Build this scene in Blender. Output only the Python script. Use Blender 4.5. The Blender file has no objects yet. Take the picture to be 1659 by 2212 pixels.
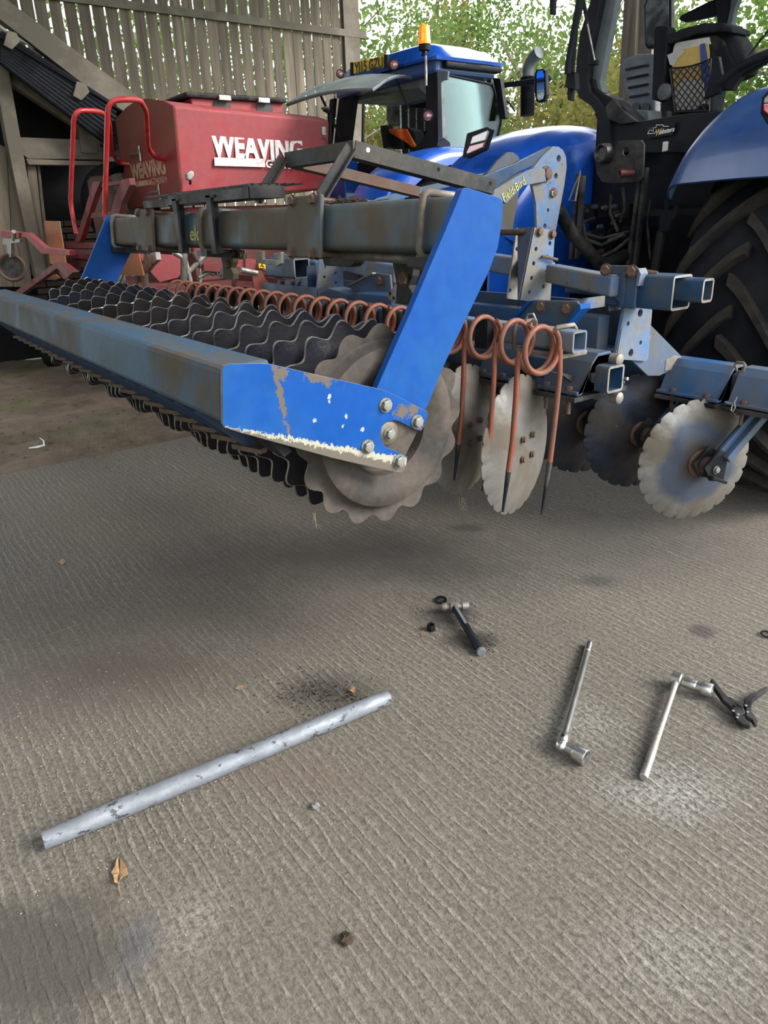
import bpy, bmesh, math, random
from mathutils import Vector, Matrix, Euler
from math import sin, cos, pi, radians
random.seed(7)
V = Vector
scene = bpy.context.scene
COL = scene.collection

# ---------------------------------------------------------------- camera
FPX, CX, CY, CAMH = 1566.0, 829.5, 1106.0, 1.5
AX = Matrix(((0.59205, -0.28534, 0.75369), (0.80517, 0.24915, -0.53817), (-0.03397, 0.92547, 0.37730)))
AX = AX.to_3x3()
r0 = AX.row[0].normalized(); r2 = (AX.row[2] - r0 * AX.row[2].dot(r0)).normalized(); r1 = r2.cross(r0)
AX = Matrix((r0, r1, r2))
CAM = V((0, 0, CAMH))
cd = bpy.data.cameras.new('camera'); cam = bpy.data.objects.new('camera', cd); COL.objects.link(cam)
cd.sensor_fit = 'VERTICAL'; cd.sensor_height = 36; cd.lens = FPX / 2212 * 36
cd.clip_start = 0.05; cd.clip_end = 300
cam.matrix_world = Matrix.Translation(CAM) @ AX.to_4x4()
scene.camera = cam

# ---------------------------------------------------------------- light
SKY, SUNP, EXPO = 4.2, 6.0, 0.0
w = bpy.data.worlds.new('sky'); scene.world = w; w.use_nodes = True
bg = w.node_tree.nodes['Background']; bg.inputs[0].default_value = (0.91, 0.95, 1.0, 1); bg.inputs[1].default_value = SKY
sd = bpy.data.lights.new('sun', 'SUN'); sd.energy = SUNP; sd.angle = radians(24); sd.color = (1, .955, .88)
so = bpy.data.objects.new('sun', sd); COL.objects.link(so)
so.rotation_euler = V((0.62, 0.50, 0.50)).to_track_quat('Z', 'Y').to_euler()
vs = scene.view_settings; vs.view_transform = 'Standard'; vs.look = 'None'; vs.gamma = 1; vs.use_curve_mapping = False
vs.exposure = EXPO
cy = scene.cycles; cy.max_bounces = 7; cy.diffuse_bounces = 3; cy.glossy_bounces = 3; cy.transparent_max_bounces = 12
cy.transmission_bounces = 4; cy.caustics_reflective = False; cy.caustics_refractive = False; cy.sample_clamp_indirect = 6
cy.use_adaptive_sampling = True; cy.adaptive_threshold = 0.02; cy.use_denoising = True

# ---------------------------------------------------------------- pixel of the survey photograph -> world point on a known plane
def ray(px, py): return (AX @ V((px - CX, -(py - CY), -FPX))).normalized()
def aX(px, py, x): d = ray(px, py); return CAM + d * ((x - CAM.x) / d.x)
def aY(px, py, y): d = ray(px, py); return CAM + d * ((y - CAM.y) / d.y)
def aZ(px, py, z): d = ray(px, py); return CAM + d * ((z - CAM.z) / d.z)
def aP(px, py, p0, n): d = ray(px, py); return CAM + d * ((p0 - CAM).dot(n) / d.dot(n))

# ---------------------------------------------------------------- materials
def nt(name):
    m = bpy.data.materials.new(name); m.use_nodes = True; t = m.node_tree
    return m, t, t.nodes['Principled BSDF']
def N(t, ty, **kw):
    n = t.nodes.new(ty)
    for k, v in kw.items():
        if k.startswith('i_'): n.inputs[k[2:].replace('_', ' ')].default_value = v
        else: setattr(n, k, v)
    return n
def ramp(t, src, a, b, ca=(0, 0, 0, 1), cb=(1, 1, 1, 1)):
    r = t.nodes.new('ShaderNodeValToRGB'); e = r.color_ramp.elements
    e[0].position = a; e[1].position = b; e[0].color = ca; e[1].color = cb
    t.links.new(src, r.inputs[0]); return r
def mixc(t, fac, a, b):
    m = t.nodes.new('ShaderNodeMix'); m.data_type = 'RGBA'
    if hasattr(fac, 'links'): t.links.new(fac, m.inputs[0])
    else: m.inputs[0].default_value = fac
    for s, x in ((6, a), (7, b)):
        if hasattr(x, 'links'): t.links.new(x, m.inputs[s])
        else: m.inputs[s].default_value = (*x[:3], 1)
    return m.outputs[2]
def coords(t, scale=(1, 1, 1)):
    tc = N(t, 'ShaderNodeTexCoord'); mp = N(t, 'ShaderNodeMapping'); mp.inputs[3].default_value = scale
    t.links.new(tc.outputs['Object'], mp.inputs[0]); return mp.outputs[0]
def mk(name, base, rough=.5, metal=0.0, dirt=(.12, .1, .08), amt=.35, ds=5, chips=None, camt=.3, cs=40, bump=.15, bs=90,
       stretch=(1, 1, 1), coat=0, var=0.0, drough=.85):
    m, t, b = nt(name); L = t.links.new
    co = coords(t, stretch)
    n1 = N(t, 'ShaderNodeTexNoise', i_Scale=ds, i_Detail=9.0, i_Roughness=.62); L(co, n1.inputs[0])
    f1 = ramp(t, n1.outputs[0], .62 - amt * .55, .80 - amt * .42).outputs[0]
    c = mixc(t, f1, base, dirt)
    n3 = N(t, 'ShaderNodeTexNoise', i_Scale=ds * 7, i_Detail=4.0); L(co, n3.inputs[0])
    c = mixc(t, ramp(t, n3.outputs[0], .35, .7, (0, 0, 0, 1), (.25, .25, .25, 1)).outputs[0], c, tuple(x * .45 for x in base))
    if chips:
        n2 = N(t, 'ShaderNodeTexNoise', i_Scale=cs, i_Detail=6.0, i_Roughness=.7); L(co, n2.inputs[0])
        f2 = ramp(t, n2.outputs[0], .70 - camt * .3, .73 - camt * .3).outputs[0]
        c = mixc(t, f2, c, chips)
    if var:
        oi = N(t, 'ShaderNodeObjectInfo'); hs = N(t, 'ShaderNodeHueSaturation')
        mr = N(t, 'ShaderNodeMapRange'); mr.inputs[3].default_value = 1 - var; mr.inputs[4].default_value = 1 + var
        L(oi.outputs['Random'], mr.inputs[0]); L(mr.outputs[0], hs.inputs['Value']); L(c, hs.inputs['Color']); c = hs.outputs[0]
    L(c, b.inputs['Base Color'])
    rr = N(t, 'ShaderNodeMapRange'); rr.inputs[3].default_value = rough; rr.inputs[4].default_value = drough
    L(f1, rr.inputs[0]); L(rr.outputs[0], b.inputs['Roughness'])
    b.inputs['Metallic'].default_value = metal
    if coat: b.inputs['Coat Weight'].default_value = coat; b.inputs['Coat Roughness'].default_value = .06
    if name in ('bright_blue_paint', 'dull_blue_paint'): b.inputs['Specular IOR Level'].default_value = .15
    if max(base) < .05: b.inputs['Specular IOR Level'].default_value = .09 if not coat else .4
    if bump:
        nb = N(t, 'ShaderNodeTexNoise', i_Scale=bs, i_Detail=5.0); L(co, nb.inputs[0])
        bp = N(t, 'ShaderNodeBump', i_Strength=bump, i_Distance=.004); L(nb.outputs[0], bp.inputs['Height']); L(bp.outputs[0], b.inputs['Normal'])
    return m
def flat(name, c, rough=.5, metal=0, emit=0, coat=0):
    m, t, b = nt(name); b.inputs['Base Color'].default_value = (*c, 1); b.inputs['Roughness'].default_value = rough
    b.inputs['Metallic'].default_value = metal
    n = N(t, 'ShaderNodeTexNoise', i_Scale=60.0); r = ramp(t, n.outputs[0], .3, .8, (max(rough - .06, 0),) * 3 + (1,), (min(rough + .08, 1),) * 3 + (1,))
    t.links.new(r.outputs[0], b.inputs['Roughness'])
    if coat: b.inputs['Coat Weight'].default_value = coat; b.inputs['Coat Roughness'].default_value = .04
    if emit: b.inputs['Emission Color'].default_value = (*c, 1); b.inputs['Emission Strength'].default_value = emit
    return m
def glassm(name, tint=(.86, .93, .92), refl=.12):
    m, t, b = nt(name); L = t.links.new
    out = t.nodes['Material Output']; tr = N(t, 'ShaderNodeBsdfTransparent'); tr.inputs[0].default_value = (*tint, 1)
    g = N(t, 'ShaderNodeBsdfGlossy'); g.inputs['Roughness'].default_value = .03; g.inputs[0].default_value = (.9, .95, 1, 1)
    fr = N(t, 'ShaderNodeFresnel', i_IOR=1.45); mx = N(t, 'ShaderNodeMixShader')
    ad = N(t, 'ShaderNodeMath', operation='ADD'); ad.inputs[1].default_value = refl; L(fr.outputs[0], ad.inputs[0])
    L(ad.outputs[0], mx.inputs[0]); L(tr.outputs[0], mx.inputs[1]); L(g.outputs[0], mx.inputs[2]); L(mx.outputs[0], out.inputs[0])
    return m
GR = (.13, .105, .075)
M = dict(
    blue=mk('worn_blue_paint', (.020, .085, .21), .45, 0, (.085, .075, .05), .42, 3.2, (.16, .13, .1), .12, 35, stretch=(1, 1, .6)),
    beam=mk('grimy_blue_paint', (.030, .085, .125), .5, 0, (.080, .058, .032), .62, 4.2, (.04, .02, .012), .06, 28, stretch=(1.2, 1.2, .7)),
    bar=mk('dull_blue_paint', (.036, .078, .125), .62, 0, (.085, .068, .046), .34, 5.5, (.13, .10, .07), .10, 18, stretch=(.9, 1.6, .6)),
    clean=mk('bright_blue_paint', (.003, .052, .235), .45, 0, (.010, .072, .225), .25, 4, (.4, .42, .42), -.2, 18, bump=.04),
    lightblue=mk('pale_worn_blue_paint', (.040, .125, .29), .5, 0, (.15, .135, .105), .52, 7, (.07, .038, .02), .24, 22),
    deep=mk('dark_blue_paint', (.008, .048, .12), .42, 0, (.06, .06, .055), .35, 4, (.12, .1, .08), .05, 40),
    steel=mk('bare_worn_steel', (.30, .29, .27), .5, .75, (.16, .13, .10), .45, 6, (.10, .06, .04), .1, 50),
    ring=mk('soil_polished_iron', (.008, .009, .014), .36, .2, (.020, .016, .013), .42, 5, (.10, .03, .02), .1, 14, bump=.3, drough=.7),
    rim=mk('scoured_rim_steel', (.42, .41, .40), .28, .9, (.10, .085, .07), .45, 9),
    ringend=mk('dry_grey_iron', (.042, .038, .036), .6, .15, (.088, .073, .063), .5, 7, (.30, .075, .045), .02, 10, bump=.3),
    disc=mk('worn_disc_steel', (.17, .165, .16), .42, .45, (.11, .092, .07), .5, 5, (.14, .09, .06), .08, 60, bump=.2),
    discd=mk('dark_disc_steel', (.022, .028, .042), .38, .5, (.05, .043, .036), .4, 5, (.15, .12, .1), .08, 60, bump=.2),
    galv=mk('galvanised_steel', (.22, .24, .27), .55, .35, (.15, .165, .18), .5, 16, (.05, .055, .06), .40, 34, stretch=(1, .6, 1), bump=.5, bs=60, drough=.7),
    scraper=mk('soil_stained_scraper', (.05, .038, .026), .8, 0, (.09, .065, .042), .5, 20),
    chrome=mk('tool_chrome', (.62, .62, .60), .34, 1, (.45, .43, .40), .25, 22, None, bump=.05, drough=.45),
    black=mk('black_paint', (.012, .013, .016), .42, 0, (.07, .065, .06), .35, 6),
    angle=mk('dusty_black_steel', (.028, .03, .035), .45, .2, (.085, .08, .072), .5, 6, (.14, .07, .04), .1, 26),
    rusty=mk('rusty_angle_steel', (.085, .065, .055), .6, .2, (.12, .065, .045), .55, 8, (.05, .045, .04), .1, 30),
    zinc=mk('zinc_plated_steel', (.42, .41, .38), .4, .8, (.22, .20, .17), .35, 9, (.09, .075, .06), .2, 70),
    bolt=mk('rusted_bolt', (.15, .085, .06), .6, .4, (.09, .06, .045), .5, 40),
    boltg=mk('grey_bolt', (.30, .31, .30), .42, .7, (.16, .15, .12), .45, 40),
    coil=mk('orange_spring_paint', (.19, .04, .016), .42, 0, (.12, .05, .03), .5, 9, (.10, .055, .04), .1, 50),
    red=mk('dusty_red_paint', (.28, .018, .027), .42, 0, (.27, .062, .066), .55, 2.5, None, bump=.05),
    dred=mk('dirty_red_paint', (.17, .014, .02), .5, 0, (.11, .05, .04), .45, 5, None),
    railred=mk('gloss_red_paint', (.40, .018, .022), .3, 0, (.3, .05, .04), .3, 9, None, bump=.04),
    endred=mk('brown_dusted_red_paint', (.22, .02, .022), .5, 0, (.16, .065, .038), .5, 2.2, None, bump=.05),
    nhblue=mk('gloss_tractor_blue', (.008, .075, .42), .25, 0, (.02, .11, .5), .25, 3, None, bump=.0, coat=.35, drough=.4),
    nhblued=mk('scuffed_tractor_blue', (.014, .055, .19), .35, 0, (.03, .07, .18), .3, 3, None, bump=.03, coat=.12, drough=.5),
    rubber=mk('dusty_tyre_rubber', (.008, .009, .013), .6, 0, (.018, .018, .02), .4, 4, None, bump=.3),
    lug=mk('dusty_tyre_lug', (.014, .013, .013), .8, 0, (.036, .031, .026), .6, 9, None, bump=.5),
    cab=mk('black_cab_plastic', (.012, .013, .017), .45, 0, (.022, .023, .027), .35, 6, None, bump=.1),
    greyp=mk('grey_cab_plastic', (.12, .135, .145), .6, 0, (.09, .10, .11), .35, 6, None, bump=.1),
    dark=mk('oily_black_castings', (.006, .007, .010), .5, .1, (.016, .014, .013), .4, 8, None, bump=.3),
    fabric=mk('black_seat_fabric', (.02, .022, .027), .9, 0, (.035, .035, .04), .4, 10, None, bump=.4, bs=300),
    wood=mk('weathered_board', (.19, .155, .112), .85, 0, (.095, .077, .056), .5, 1.6, (.07, .05, .04), -.05, 8, stretch=(9, 9, .6), bump=.5, bs=20, var=.22),
    beamwood=mk('weathered_beam', (.20, .175, .135), .85, 0, (.10, .085, .065), .55, 2.2, (.05, .042, .033), .08, 26, stretch=(3, .9, 1.1), bump=.5, bs=30, var=.12),
    brick=mk('dark_brick', (.07, .045, .035), .9, 0, (.04, .033, .028), .5, 5, None, bump=.5, bs=40, var=.35),
    marker=mk('flaking_orange_board', (.50, .075, .022), .7, 0, (.19, .15, .065), .5, 6, (.5, .14, .06), .2, 9, stretch=(3, 3, 1)),
    roofm=mk('black_corrugated_sheet', (.012, .014, .019), .5, .1, (.008, .008, .009), .4, 3),
    trailw=flat('white_paint', (.75, .75, .73), .5), decal=mk('weathered_white_decal', (.75, .74, .72), .6, 0, (.6, .42, .42), .42, 16, None, bump=0),
    decal2=mk('dusty_cream_decal', (.50, .36, .24), .6, 0, (.3, .12, .08), .45, 16, None, bump=0),
    yellow=flat('yellow_print', (.75, .60, .02), .6), plate=mk('yellow_number_plate', (.95, .62, .03), .4, 0, (.5, .33, .05), .3, 9, None, bump=0),
    faded=flat('faded_yellow_lettering', (.40, .38, .12), .7), ink=flat('black_print', (.01, .01, .012), .5), cream=flat('cream_print', (.8, .78, .7), .5),
    amber=flat('amber_beacon_plastic', (.95, .28, .01), .15, 0, .5, .5),
    orange=mk('orange_safety_fabric', (.85, .13, .02), .8, 0, (.9, .2, .04), .4, 14, None, bump=.4, bs=40),
    glass=glassm('cab_glass', refl=.0), glass2=glassm('green_tinted_glass', (.72, .84, .78), -.02),
    mirror=flat('mirror_silver', (.55, .6, .63), .04, 1), mirrord=mk('dirty_mirror', (.16, .18, .18), .2, .7, (.05, .06, .06), .5, 7, None, bump=0),
    lens=flat('clear_lamp_lens', (.35, .33, .33), .1, .2, 0, .8), rlens=flat('red_lamp_lens', (.5, .03, .03), .12, 0, 0, .8), plens=flat('pink_lamp_lens', (.30, .14, .15), .12, .3, 0, .8),
    card=mk('brown_card_folder', (.62, .42, .13), .75, 0, (.55, .36, .1), .3, 6, None, bump=.1), paper=mk('crumpled_paper', (.62, .6, .56), .8, 0, (.5, .48, .45), .3, 9, None, bump=.4, bs=25),
    bfold=flat('blue_folder_cover', (.03, .06, .25), .4), grass=mk('meadow_grass', (.16, .27, .06), .9, 0, (.25, .3, .1), .5, .8, None, bump=.2),
    soil=mk('dark_soil', (.035, .027, .02), .95, 0, (.06, .045, .03), .5, 30, None, bump=.6), straw=flat('pale_straw', (.46, .40, .28), .8),
    leafd=mk('dry_leaf', (.33, .21, .10), .7, 0, (.2, .12, .055), .4, 50, None, bump=.4), stone=mk('grey_pebble', (.12, .125, .13), .7, 0, (.2, .2, .2), .4, 50, None),
    bark=mk('tree_bark', (.16, .13, .09), .9, 0, (.09, .08, .06), .5, 5, None, bump=.6, bs=12),
)
def leafm(name, c1, c2):
    m, t, b = nt(name); L = t.links.new
    n = N(t, 'ShaderNodeTexNoise', i_Scale=1.1, i_Detail=3.0); L(coords(t), n.inputs[0])
    wn = N(t, 'ShaderNodeTexWhiteNoise'); ge = N(t, 'ShaderNodeNewGeometry'); L(ge.outputs['Random Per Island'], wn.inputs['Vector']) if False else None
    f = N(t, 'ShaderNodeMath', operation='MULTIPLY_ADD'); L(ge.outputs['Random Per Island'], f.inputs[0]); f.inputs[1].default_value = .6
    mm = N(t, 'ShaderNodeMath', operation='MULTIPLY'); L(n.outputs[0], mm.inputs[0]); mm.inputs[1].default_value = .45; L(mm.outputs[0], f.inputs[2])
    c = mixc(t, f.outputs[0], c1, c2)
    d = N(t, 'ShaderNodeBsdfDiffuse'); tl = N(t, 'ShaderNodeBsdfTranslucent'); mx = N(t, 'ShaderNodeMixShader'); mx.inputs[0].default_value = .45
    L(c, d.inputs[0]); L(c, tl.inputs[0]); L(d.outputs[0], mx.inputs[1]); L(tl.outputs[0], mx.inputs[2]); L(mx.outputs[0], t.nodes['Material Output'].inputs[0])
    return m
M['leafA'] = leafm('green_foliage', (.03, .07, .015), (.13, .19, .045)); M['leafB'] = leafm('olive_foliage', (.075, .08, .02), (.21, .18, .06)); M['leafC'] = leafm('pale_foliage', (.05, .095, .025), (.18, .23, .075))

def sheenglass():
    m, t, b = nt('sky_sheen_raised_glass'); L = t.links.new; tr = N(t, 'ShaderNodeBsdfTransparent'); tr.inputs[0].default_value = (.75, .84, .82, 1)  # pale diffuse mix paints in the sky's reflection on the glass
    d = N(t, 'ShaderNodeBsdfTranslucent'); d.inputs[0].default_value = (.75, .8, .78, 1); d2 = N(t, 'ShaderNodeBsdfDiffuse'); d2.inputs[0].default_value = (.5, .55, .53, 1)
    nz = N(t, 'ShaderNodeTexNoise', i_Scale=5.0, i_Detail=5.0); m1 = N(t, 'ShaderNodeMixShader'); m1.inputs[0].default_value = .5; L(d.outputs[0], m1.inputs[1]); L(d2.outputs[0], m1.inputs[2])
    m2 = N(t, 'ShaderNodeMixShader'); r = ramp(t, nz.outputs[0], .3, .7, (.35, .35, .35, 1), (.6, .6, .6, 1)); L(r.outputs[0], m2.inputs[0]); L(tr.outputs[0], m2.inputs[1]); L(m1.outputs[0], m2.inputs[2]); L(m2.outputs[0], t.nodes['Material Output'].inputs[0]); return m
M['sheenglass'] = sheenglass()
# ---------------------------------------------------------------- mesh helpers
class MB:
    def __init__(s): s.v = []; s.f = []
    def add(s, vs, fs):
        o = len(s.v); s.v += [V(v) for v in vs]; s.f += [tuple(o + i for i in f) for f in fs]; return s
    def frame(s, p, ex, ey, ez, hx, hy, hz):          # box from centre, unit axes, half sizes
        vs = [p + ex * (a * hx) + ey * (b * hy) + ez * (c * hz) for c in (-1, 1) for b in (-1, 1) for a in (-1, 1)]
        return s.add(vs, [(0, 2, 3, 1), (4, 5, 7, 6), (0, 1, 5, 4), (2, 6, 7, 3), (0, 4, 6, 2), (1, 3, 7, 5)])
    def box(s, a, b):
        a, b = V(a), V(b); c = (a + b) / 2; h = (b - a) / 2
        return s.frame(c, V((1, 0, 0)), V((0, 1, 0)), V((0, 0, 1)), abs(h.x), abs(h.y), abs(h.z))
    def bar(s, a, b, wd, ht, up=(0, 0, 1)):
        a, b = V(a), V(b); d = (b - a); l = d.length; d.normalize(); u = V(up); sd_ = d.cross(u)
        if sd_.length < 1e-4: sd_ = d.cross(V((0, 1, 0)))
        sd_.normalize(); u = sd_.cross(d).normalized()
        return s.frame((a + b) / 2, d, sd_, u, l / 2, wd / 2, ht / 2)
    def prism(s, loop, vec):                          # loop of 3D points, extruded by vec
        n = len(loop); vec = V(vec)
        return s.add([V(p) for p in loop] + [V(p) + vec for p in loop],
                     [tuple(range(n))[::-1], tuple(range(n, 2 * n))] + [(i, (i + 1) % n, n + (i + 1) % n, n + i) for i in range(n)])
    def holed(s, loop, holes, vec):                   # plate with round holes: loop, [(centre, r)], thickness vec
        bm = bmesh.new(); vec = V(vec); nrm = vec.normalized()
        pts = [V(p) for p in loop]; u = (pts[1] - pts[0]).normalized(); w_ = nrm.cross(u)
        edges = []
        def ring(ps):
            vv = [bm.verts.new(p) for p in ps]
            for i in range(len(vv)): edges.append(bm.edges.new((vv[i], vv[(i + 1) % len(vv)])))
        ring(pts)
        for h in holes:
            if isinstance(h[1], (int, float)): ring([h[0] + (u * cos(a) + w_ * sin(a)) * h[1] for a in [k * pi / 6 for k in range(12)]])
            else: ring([V(p) for p in h])
        bmesh.ops.triangle_fill(bm, use_beauty=True, use_dissolve=False, edges=edges, normal=nrm)
        fs = list(bm.faces)
        r = bmesh.ops.extrude_face_region(bm, geom=fs)
        bmesh.ops.translate(bm, vec=vec, verts=[g for g in r['geom'] if isinstance(g, bmesh.types.BMVert)])
        bmesh.ops.recalc_face_normals(bm, faces=bm.faces)
        bm.verts.index_update(); o = len(s.v)
        s.v += [v.co.copy() for v in bm.verts]; s.f += [tuple(o + v.index for v in f.verts) for f in bm.faces]; bm.free(); return s
    def tube(s, pts, r, seg=10, cap=True, closed=False):
        pts = [V(p) for p in pts]; n = len(pts); rs = r if isinstance(r, (list, tuple)) else [r] * n
        t0 = (pts[1] - pts[0]).normalized(); up = t0.orthogonal().normalized(); rows = []
        for i, p in enumerate(pts):
            if closed: t = (pts[(i + 1) % n] - pts[i - 1]).normalized()
            else: t = (pts[min(i + 1, n - 1)] - pts[max(i - 1, 0)]).normalized()
            up = (up - t * up.dot(t)).normalized(); sd_ = t.cross(up)
            rows.append([p + (up * cos(a) + sd_ * sin(a)) * rs[i] for a in [2 * pi * k / seg for k in range(seg)]])
        vs = [q for row in rows for q in row]; fs = []
        for i in range(n if closed else n - 1):
            j = (i + 1) % n
            for k in range(seg): fs.append((i * seg + k, i * seg + (k + 1) % seg, j * seg + (k + 1) % seg, j * seg + k))
        if cap and not closed: fs += [tuple(range(seg))[::-1], tuple((n - 1) * seg + k for k in range(seg))]
        return s.add(vs, fs)
    def lathe(s, prof, c=(0, 0, 0), ax=(1, 0, 0), seg=24, mod=None, closed=False):   # prof: (along, radius)
        c = V(c); ax = V(ax).normalized(); u = V((0, 0, 1)) if abs(ax.z) < .9 else V((1, 0, 0))
        u = (u - ax * u.dot(ax)).normalized(); w_ = ax.cross(u); vs = []; n = len(prof)
        for i, (h, r) in enumerate(prof):
            for k in range(seg):
                a = 2 * pi * k / seg; rr = mod(i, a, r) if mod else r
                vs.append(c + ax * h + (u * cos(a) + w_ * sin(a)) * rr)
        fs = [(i * seg + k, i * seg + (k + 1) % seg, ((i + 1) % n) * seg + (k + 1) % seg, ((i + 1) % n) * seg + k) for i in range(n if closed else n - 1) for k in range(seg)]
        if not closed: fs += [tuple(range(seg))[::-1], tuple((n - 1) * seg + k for k in range(seg))]
        return s.add(vs, fs)
    def grid(s, rows, thick=None, closed=False):      # rows of points -> sheet, given thickness along averaged normal
        m_, n = len(rows), len(rows[0]); rows = [[V(p) for p in r] for r in rows]
        if thick is None:
            return s.add([p for r in rows for p in r], [(i * n + j, i * n + j + 1, (i + 1) * n + j + 1, (i + 1) * n + j) for i in range(m_ - 1) for j in range(n - 1)])
        nr = []
        for i in range(m_):
            for j in range(n):
                a = rows[min(i + 1, m_ - 1)][j] - rows[max(i - 1, 0)][j]; b = rows[i][min(j + 1, n - 1)] - rows[i][max(j - 1, 0)]
                c = a.cross(b); nr.append(rows[i][j] + (c.normalized() if c.length > 1e-9 else V((0, 0, 1))) * thick)
        A = [p for r in rows for p in r]; k = len(A); fs = []
        for i in range(m_ - 1):
            for j in range(n - 1):
                q = (i * n + j, i * n + j + 1, (i + 1) * n + j + 1, (i + 1) * n + j); fs.append(q); fs.append(tuple(k + x for x in q[::-1]))
        bd = [j for j in range(n)] + [i * n + n - 1 for i in range(1, m_)] + [(m_ - 1) * n + j for j in range(n - 2, -1, -1)] + [i * n for i in range(m_ - 2, 0, -1)]
        for x, y in zip(bd, bd[1:] + bd[:1]): fs.append((y, x, k + x, k + y))
        return s.add(A + nr, fs)
    def sphere(s, c, r, seg=12, rings=8, sc=(1, 1, 1)):
        c = V(c); vs = [c + V((0, 0, r * sc[2]))]; 
        for i in range(1, rings):
            for k in range(seg):
                th = pi * i / rings; a = 2 * pi * k / seg; vs.append(c + V((r * sin(th) * cos(a) * sc[0], r * sin(th) * sin(a) * sc[1], r * cos(th) * sc[2])))
        vs.append(c - V((0, 0, r * sc[2]))); fs = [(0, 1 + k, 1 + (k + 1) % seg) for k in range(seg)]
        for i in range(rings - 2):
            for k in range(seg): fs.append((1 + i * seg + k, 1 + (i + 1) * seg + k, 1 + (i + 1) * seg + (k + 1) % seg, 1 + i * seg + (k + 1) % seg))
        e = len(vs) - 1; o = 1 + (rings - 2) * seg; fs += [(e, o + (k + 1) % seg, o + k) for k in range(seg)]
        return s.add(vs, fs)
    def mesh(s, name, smooth=False):
        me = bpy.data.meshes.new(name); me.from_pydata([tuple(v) for v in s.v], [], s.f); me.validate()
        bm = bmesh.new(); bm.from_mesh(me); bmesh.ops.recalc_face_normals(bm, faces=bm.faces); bm.to_mesh(me); bm.free()
        if smooth:
            me.polygons.foreach_set('use_smooth', [True] * len(me.polygons))
            try: me.set_sharp_from_angle(angle=radians(smooth if smooth is not True else 50))
            except Exception: pass
        return me
WM = {}
def obj(name, mesh, mat=None, parent=None, mw=None, smooth=False, bevel=0, kind=None, label=None):
    if isinstance(mesh, MB): mesh = mesh.mesh(name, smooth)
    o = bpy.data.objects.new(name, mesh); COL.objects.link(o)
    if mat is not None and not mesh.materials: mesh.materials.append(M[mat] if isinstance(mat, str) else mat)
    mw = mw or Matrix.Identity(4); WM[o.name] = mw
    if parent is not None: o.parent = parent; o.matrix_parent_inverse = WM[parent.name].inverted()
    o.matrix_basis = mw
    if bevel:
        b = o.modifiers.new('edge', 'BEVEL'); b.width = bevel; b.segments = 2; b.limit_method = 'ANGLE'; b.angle_limit = radians(50); b.harden_normals = False
    if kind: o['kind'] = kind
    if label: o['label'] = label
    return o
def tag(o, label, cat, group=None):
    o['label'] = label; o['category'] = cat
    if group: o['group'] = group
    return o
def root(name, loc, label, cat, group=None):
    o = bpy.data.objects.new(name, None); COL.objects.link(o); o.empty_display_size = .1
    mw = Matrix.Translation(V(loc)); WM[o.name] = mw; o.matrix_basis = mw
    return tag(o, label, cat, group)
def struct(name, mb, mat, **k):
    o = obj(name, mb, mat, **k); o['kind'] = 'structure'; return o
def frameM(p, ex, ey):                                # matrix with given x, y axes at p
    ex = V(ex).normalized(); ey = V(ey); ey = (ey - ex * ey.dot(ex)).normalized(); ez = ex.cross(ey)
    m = Matrix((ex, ey, ez)).transposed().to_4x4(); m.translation = V(p); return m
def text(body, p, ex, ey, size, mat, parent, bold=.0, depth=.001, sx=1.0, name='lettering', space=1.0, shear=0):
    c = bpy.data.curves.new(name, 'FONT'); c.body = body; c.size = size; c.extrude = depth; c.offset = bold; c.space_character = space; c.shear = shear
    c.resolution_u = 3
    c.materials.append(M[mat]); o = bpy.data.objects.new(name, c); COL.objects.link(o)
    mw = frameM(p, ex, ey) @ Matrix.Diagonal((sx, 1, 1, 1)); WM[o.name] = mw
    me = bpy.data.meshes.new_from_object(o.evaluated_get(bpy.context.evaluated_depsgraph_get())); bpy.data.objects.remove(o)
    me.name = name; o = bpy.data.objects.new(name, me); COL.objects.link(o); WM[o.name] = mw
    o.parent = parent; o.matrix_parent_inverse = WM[parent.name].inverted(); o.matrix_basis = mw; return o
def plX(pts, x, t): return MB().prism([aX(px, py, x) for px, py in pts], (t, 0, 0))
def plY(pts, y, t): return MB().prism([aY(px, py, y) for px, py in pts], (0, t, 0))
_hex = None
def bolt_mesh(kind):
    mb = MB(); mb.lathe([(0, .019), (.003, .019), (.003, .0135), (.004, .0135)], seg=14)
    mb.lathe([(.003, .0145), (.012, .0145), (.0135, .0125)], seg=6)
    return mb.mesh('bolt')
BOLT = {}
def bolt(p, nrm, parent, mat='bolt', sc=1.0):
    if mat not in BOLT: BOLT[mat] = bolt_mesh(mat); BOLT[mat].materials.append(M[mat])
    nrm = V(nrm).normalized(); o = nrm.orthogonal().normalized()
    return obj('bolt', BOLT[mat], None, parent, frameM(p, nrm, o) @ Matrix.Scale(sc, 4))
def rounded(y0, z0, y1, z1, r=.015, n=3):             # rounded rectangle loop in YZ
    out = []
    for cy_, cz_, a0 in ((y1 - r, z1 - r, 0), (y0 + r, z1 - r, 90), (y0 + r, z0 + r, 180), (y1 - r, z0 + r, 270)):
        for k in range(n + 1): a = radians(a0 + 90 * k / n); out.append((cy_ + r * cos(a), cz_ + r * sin(a)))
    return out
def tilt(pt, c, ang):                                 # rotate (y,z) about c
    y, z = pt[0] - c[0], pt[1] - c[1]; return (c[0] + y * cos(ang) - z * sin(ang), c[1] + y * sin(ang) + z * cos(ang))
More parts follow.
